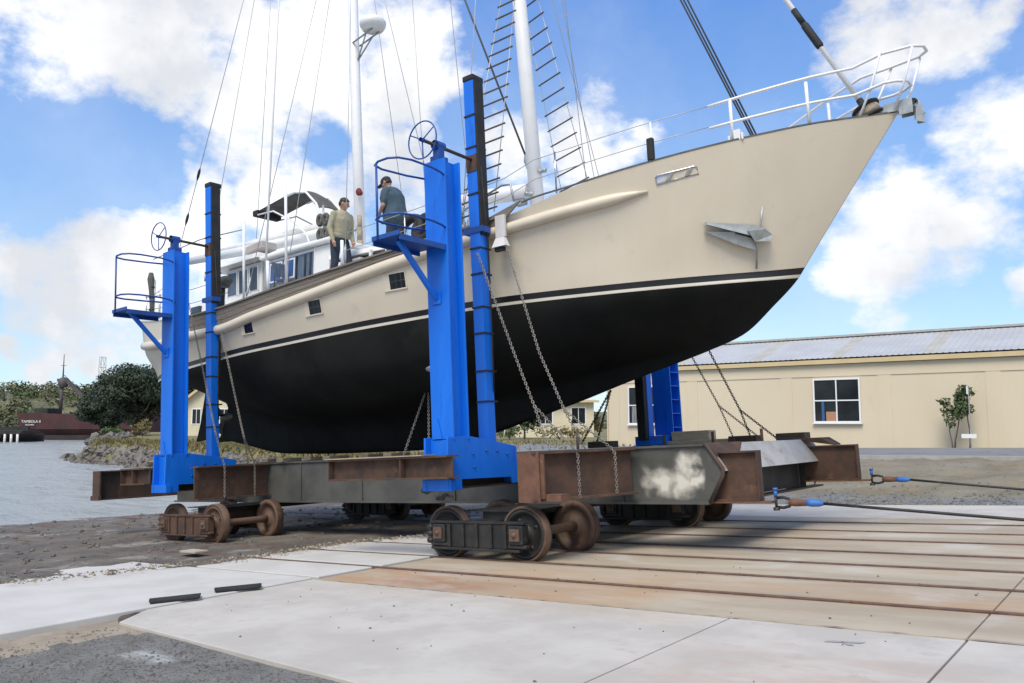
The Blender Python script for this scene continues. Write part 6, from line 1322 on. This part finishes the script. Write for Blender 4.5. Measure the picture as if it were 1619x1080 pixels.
for k in range(26):
    s = -14.5 + 2.1 * rd_.random(); z = dk(s) + .12 + .14 * rd_.random(); m.tube([(s, 9.6, z), (s + .07, 9.55, z + .06), (s + .12, 9.62, z)], .022, 5)
tag(m.build('coiled_hoses', 'white_dirty'), 'tangle of pale hoses and lines heaped on the side deck by the deckhouse', 'hoses', kind='stuff')
for s, lab in ((-13.35, 'dark folding chair frame on the side deck beside the blue deckhouse covers'),):
    t = thing('deck_chair', lab, 'chair', (s, 9.95, 4.5)); m = MB()
    m.tube([(s - .2, 9.85, 4.5), (s - .14, 9.85, 4.95), (s - .22, 9.85, 5.35)], .014, 6); m.tube([(s - .2, 10.2, 4.5), (s - .14, 10.2, 4.95), (s - .22, 10.2, 5.35)], .014, 6); m.tube([(s + .2, 9.85, 4.5), (s + .16, 9.85, 4.95)], .014, 6); m.tube([(s + .2, 10.2, 4.5), (s + .16, 10.2, 4.95)], .014, 6); m.build('frame', 'wire_dark', t)
    m = MB(); m.box(s - .15, s + .17, 9.86, 10.19, 4.94, 4.965); m.build('seat', 'cover_blue', t); m = MB(); m.bar((s - .16, 10.02, 5.05), (s - .21, 10.02, 5.33), .33, .02, (1, 0, 0)); m.build('backrest', 'cover_blue', t)

# stocked plough anchor stowed flat on the bow
ca = hull_pt(-4.40, 4.33); qn = hull_nrm(-4.40, 4.33)
def HP(s, n, d): p = hull_pt(s, n); return p + hull_nrm(s, n) * d
t = thing('bower_anchor', 'flat grey twin fluke anchor lashed against the cream bow', 'anchor', tuple(ca))
def fluke(pts, d0, d1):
    m = MB(); n = len(pts); m.add([HP(s, z, d0) for s, z in pts] + [HP(s, z, d1) for s, z in pts], [tuple(range(n - 1, -1, -1)), tuple(range(n, 2 * n))] + [(i, (i + 1) % n, n + (i + 1) % n, n + i) for i in range(n)]); return m
fluke([(-4.74, 4.475), (-4.18, 4.40), (-4.05, 4.34), (-4.07, 4.23), (-4.30, 4.30)], .03, .10).build('fluke', 'galv', t, fix=True)
fluke([(-4.76, 4.35), (-4.30, 4.30), (-4.22, 4.22), (-4.20, 4.06), (-4.42, 4.14)], .03, .095).build('fluke', 'galv', t, fix=True)
fluke([(-4.26, 4.32), (-4.06, 4.35), (-4.00, 4.26), (-4.02, 4.17), (-4.20, 4.18)], .04, .17).build('crown', 'galv', t, fix=True)
m = MB(); m.bar(HP(-4.70, 4.455, .115), HP(-4.24, 4.265, .14), .045, .05); m.build('shank', 'galv', t)
m = MB(); m.tube([HP(-4.02, 4.63, .06), HP(-4.09, 4.40, .085), HP(-4.18, 4.15, .09), HP(-4.25, 3.80, .06)], .014, 8); m.build('stock', 'galv', t)
m = MB(); m.hexa([HP(-4.40, 4.295, .08), HP(-4.24, 4.235, .08), HP(-4.24, 4.255, .08), HP(-4.38, 4.33, .08), HP(-4.40, 4.295, .13), HP(-4.24, 4.235, .125), HP(-4.24, 4.255, .125), HP(-4.38, 4.33, .13)]); m.build('shank_slot', 'rubber', t, fix=True)

# ================================================================== PEOPLE
def blend_body(m, a, b_, ra, rb, n=7, seg=14, sq=1.0):
    m.tube([Vector(a).lerp(Vector(b_), i / n) for i in range(n + 1)], [ra + (rb - ra) * i / n for i in range(n + 1)], seg); m.ellipsoid(a, (ra, ra, ra), 12, 8); m.ellipsoid(b_, (rb, rb, rb), 12, 8)
def fuse(o, vox, smooth=3):
    r_ = o.modifiers.new('remesh', 'REMESH'); r_.mode = 'VOXEL'; r_.voxel_size = vox; r_.use_smooth_shade = True
    s_ = o.modifiers.new('smooth', 'SMOOTH'); s_.factor = .5; s_.iterations = smooth
def person(label, base, yaw, J, look, build, top, bottom, sleeve, hat=None, long_top=False, puff=0.0):
    """J: joints in the person's own axes (x right, y forward, z up, metres above the deck)"""
    t = thing('person', label, 'person', base, 'w'); base = Vector(base); ca, sa = math.cos(yaw), math.sin(yaw)
    T = lambda p: base + Vector((p[0] * ca - p[1] * sa, p[0] * sa + p[1] * ca, p[2]))
    Rz = Matrix.Rotation(yaw, 3, 'Z'); J = {k: Vector(v) for k, v in J.items()}
    bw = build
    m = MB()
    tor = [(J['pelvis'], (.155 * bw, .11 * bw, .11)), (J['pelvis'].lerp(J['neck'], .35), (.145 * bw, .105 * bw, .13)), (J['pelvis'].lerp(J['neck'], .66), (.165 * bw, .11 * bw, .13)), (J['pelvis'].lerp(J['neck'], .86), (.15 * bw, .095, .09))]
    for c, r_ in tor: m.ellipsoid(T(c), r_, 16, 10, 0, Rz)
    blend_body(m, T(J['neck'] - Vector((0, .0, .03))), T(J['neck'].lerp(J['head'], .5)), .058, .052)
    hd = J['head']; Rl = Rz @ Matrix.Rotation(look[0], 3, 'Z') @ Matrix.Rotation(look[1], 3, 'X'); H = lambda p: T(hd) + Rl @ Vector(p)
    m.ellipsoid(T(hd), (.074, .094, .105), 18, 12, 0, Rl); m.ellipsoid(H((0, .025, -.055)), (.055, .065, .06), 14, 9, 0, Rl)
    m.ellipsoid(H((0, .10, -.012)), (.014, .022, .026), 8, 6, 0, Rl); m.ellipsoid(H((0, .083, -.062)), (.026, .012, .008), 8, 6, 0, Rl)
    for sd in (-1, 1): m.ellipsoid(H((sd * .076, -.005, -.005)), (.012, .024, .034), 8, 6, 0, Rl)
    for sd, q in ((-1, 'l'), (1, 'r')):
        sh, el, wr = J['sh_' + q], J['el_' + q], J['wr_' + q]
        blend_body(m, T(sh), T(el), .052, .041); blend_body(m, T(el), T(wr), .041, .028)
        hv = (wr - el).normalized(); hd_ = (hv + Vector((0, .1, -.45))).normalized(); pal = wr + hd_ * .055
        sd_v = hd_.cross(Vector((0, 1, 0))); sd_v = sd_v.normalized() if sd_v.length > .1 else Vector((1, 0, 0)); fw_ = sd_v.cross(hd_).normalized()
        fw_ = fw_ if fw_.y > 0 else -fw_
        blend_body(m, T(wr), T(pal), .027, .034, 4, 10)
        for k in range(4):
            kn = pal + hd_ * .035 + fw_ * (.027 - .018 * k); L = (.040, .046, .043, .033)[k]; cur = sd_v * (-sd * .014)
            m.tube([T(kn), T(kn + hd_ * L * .55 + cur * .4), T(kn + hd_ * L + cur * 1.6)], [.010, .009, .0075], 7)
        th = wr + hd_ * .03 + fw_ * .026; m.tube([T(th), T(th + hd_ * .03 + fw_ * .022), T(th + hd_ * .058 + fw_ * .024)], [.012, .011, .008], 7)
        hp, kn, an = J['hip_' + q], J['kn_' + q], J['an_' + q]
        blend_body(m, T(hp), T(kn), .078 * bw, .054); blend_body(m, T(kn), T(an), .054, .037)
    bd = m.build('body', 'skin', t); fuse(bd, .0085, 2)
    for nm, mt, r_, c in (('eye', 'eye', (.011, .007, .006), (.03, .086, .012)), ('eye', 'eye', (.011, .007, .006), (-.03, .086, .012))): e_ = MB(); e_.ellipsoid(H(c), r_, 8, 6, 0, Rl); e_.build(nm, mt, bd)
    m = MB()          # top garment
    pr_ = []
    for (c0, q0), (c1, q1) in zip(tor, tor[1:]):
        for f_ in range(4): k = f_ / 4; pr_.append((c0.lerp(c1, k), tuple(q0[i] + (q1[i] - q0[i]) * k for i in range(3))))
    for c, r_ in (pr_ + tor[-1:])[3 if long_top is False else 0:]: m.ellipsoid(T(c), (r_[0] + .022 + puff * .5, r_[1] + .028 + puff, r_[2] + .02), 16, 10, 0, Rz)
    m.ellipsoid(T(J['pelvis'] + Vector((0, .0, .06 if not long_top else -.02))), (.168 * bw + .012 + puff * .5, .122 * bw + .014 + puff, .13 if not long_top else .22), 16, 10, 0, Rz)
    for q in ('l', 'r'):
        sh, el, wr = J['sh_' + q], J['el_' + q], J['wr_' + q]; blend_body(m, T(sh), T(el.lerp(sh, 0 if sleeve == 'long' else .25)), .070, .058)
        if sleeve == 'long': blend_body(m, T(el), T(wr.lerp(el, .05)), .056, .040)
    g_ = m.build('shirt', top, t); fuse(g_, .011, 10)
    m = MB(); m.ellipsoid(T(J['pelvis'] - Vector((0, 0, .01))), (.163 * bw, .118 * bw, .12), 16, 10, 0, Rz)
    for q in ('l', 'r'):
        hp, kn, an = J['hip_' + q], J['kn_' + q], J['an_' + q]; blend_body(m, T(hp), T(kn), .090 * bw, .072); blend_body(m, T(kn), T(an), .070, .062)
    g_ = m.build('trousers', bottom, t); fuse(g_, .011, 4)
    for q in ('l', 'r'):
        an = J['an_' + q]; m = MB(); m.ellipsoid(T(an + Vector((0, .07, -.045))), (.048, .135, .042), 12, 8, 0, Rz); m.ellipsoid(T(an + Vector((0, 0, -.02))), (.05, .06, .06), 10, 8, 0, Rz); m.build('shoe', 'cap_black', t)
    if hat == 'cap':
        m = MB(); m.ellipsoid(H((0, -.008, .035)), (.084, .105, .085), 18, 10, 0, Rl); m.ellipsoid(H((0, .115, .028)), (.068, .075, .012), 14, 6, 0, Rl); m.build('cap', 'cap_black', t)
        m = MB(); m.ellipsoid(H((0, -.03, -.012)), (.079, .078, .06), 14, 8, 0, Rl); m.build('hair', 'hair', t)
    else:
        m = MB(); m.ellipsoid(H((0, -.018, .040)), (.082, .094, .082), 18, 10, 0, Rl); m.ellipsoid(H((0, -.045, -.005)), (.078, .065, .075), 14, 8, 0, Rl); m.ellipsoid(H((0, .040, .074)), (.056, .035, .022), 12, 7, 0, Rl); m.build('hair', 'hair', t)
    return t
hx = R(38.2)
def wpos(s, y, n): return MS @ Vector((s, y, n))
# man in the pale jersey: stands facing right, head bowed
b0 = wpos(-11.72, 9.98, 4.53)
person('man in a beige long sleeved jersey and navy trousers, looking down', tuple(b0), hx - R(128), dict(pelvis=(0, .0, .93), neck=(.0, .06, 1.44), head=(.0, .11, 1.585), sh_l=(-.19, .05, 1.37), el_l=(-.25, .02, 1.10), wr_l=(-.20, .14, .90), sh_r=(.19, .05, 1.37), el_r=(.245, -.0, 1.10), wr_r=(.24, .10, .86), hip_l=(-.10, 0, .88), kn_l=(-.17, .08, .48), an_l=(-.22, .02, .07), hip_r=(.10, 0, .88), kn_r=(.13, .03, .47), an_r=(.15, -.06, .07)), (R(28), R(-22)), 1.14, 'shirt_beige', 'trousers_navy', 'long')
b1 = wpos(-10.30, 10.05, 4.66)
person('man in a black cap and a loose grey blue smock, head bowed', tuple(b1), hx + R(72), dict(pelvis=(0, .0, .95), neck=(.0, .10, 1.45), head=(.0, .19, 1.575), sh_l=(-.20, .07, 1.38), el_l=(-.25, .12, 1.10), wr_l=(-.12, .25, 1.00), sh_r=(.20, .07, 1.38), el_r=(.26, .08, 1.10), wr_r=(.14, .24, .95), hip_l=(-.10, 0, .90), kn_l=(-.12, .05, .48), an_l=(-.13, .0, .07), hip_r=(.10, 0, .90), kn_r=(.12, .04, .48), an_r=(.13, -.04, .07)), (R(-4), R(-34)), 1.25, 'smock_blue', 'trousers_navy', 'short', 'cap', True, .055)

SC.render.film_transparent = False
SC.cycles.use_denoising = True
SC.cycles.max_bounces = 8
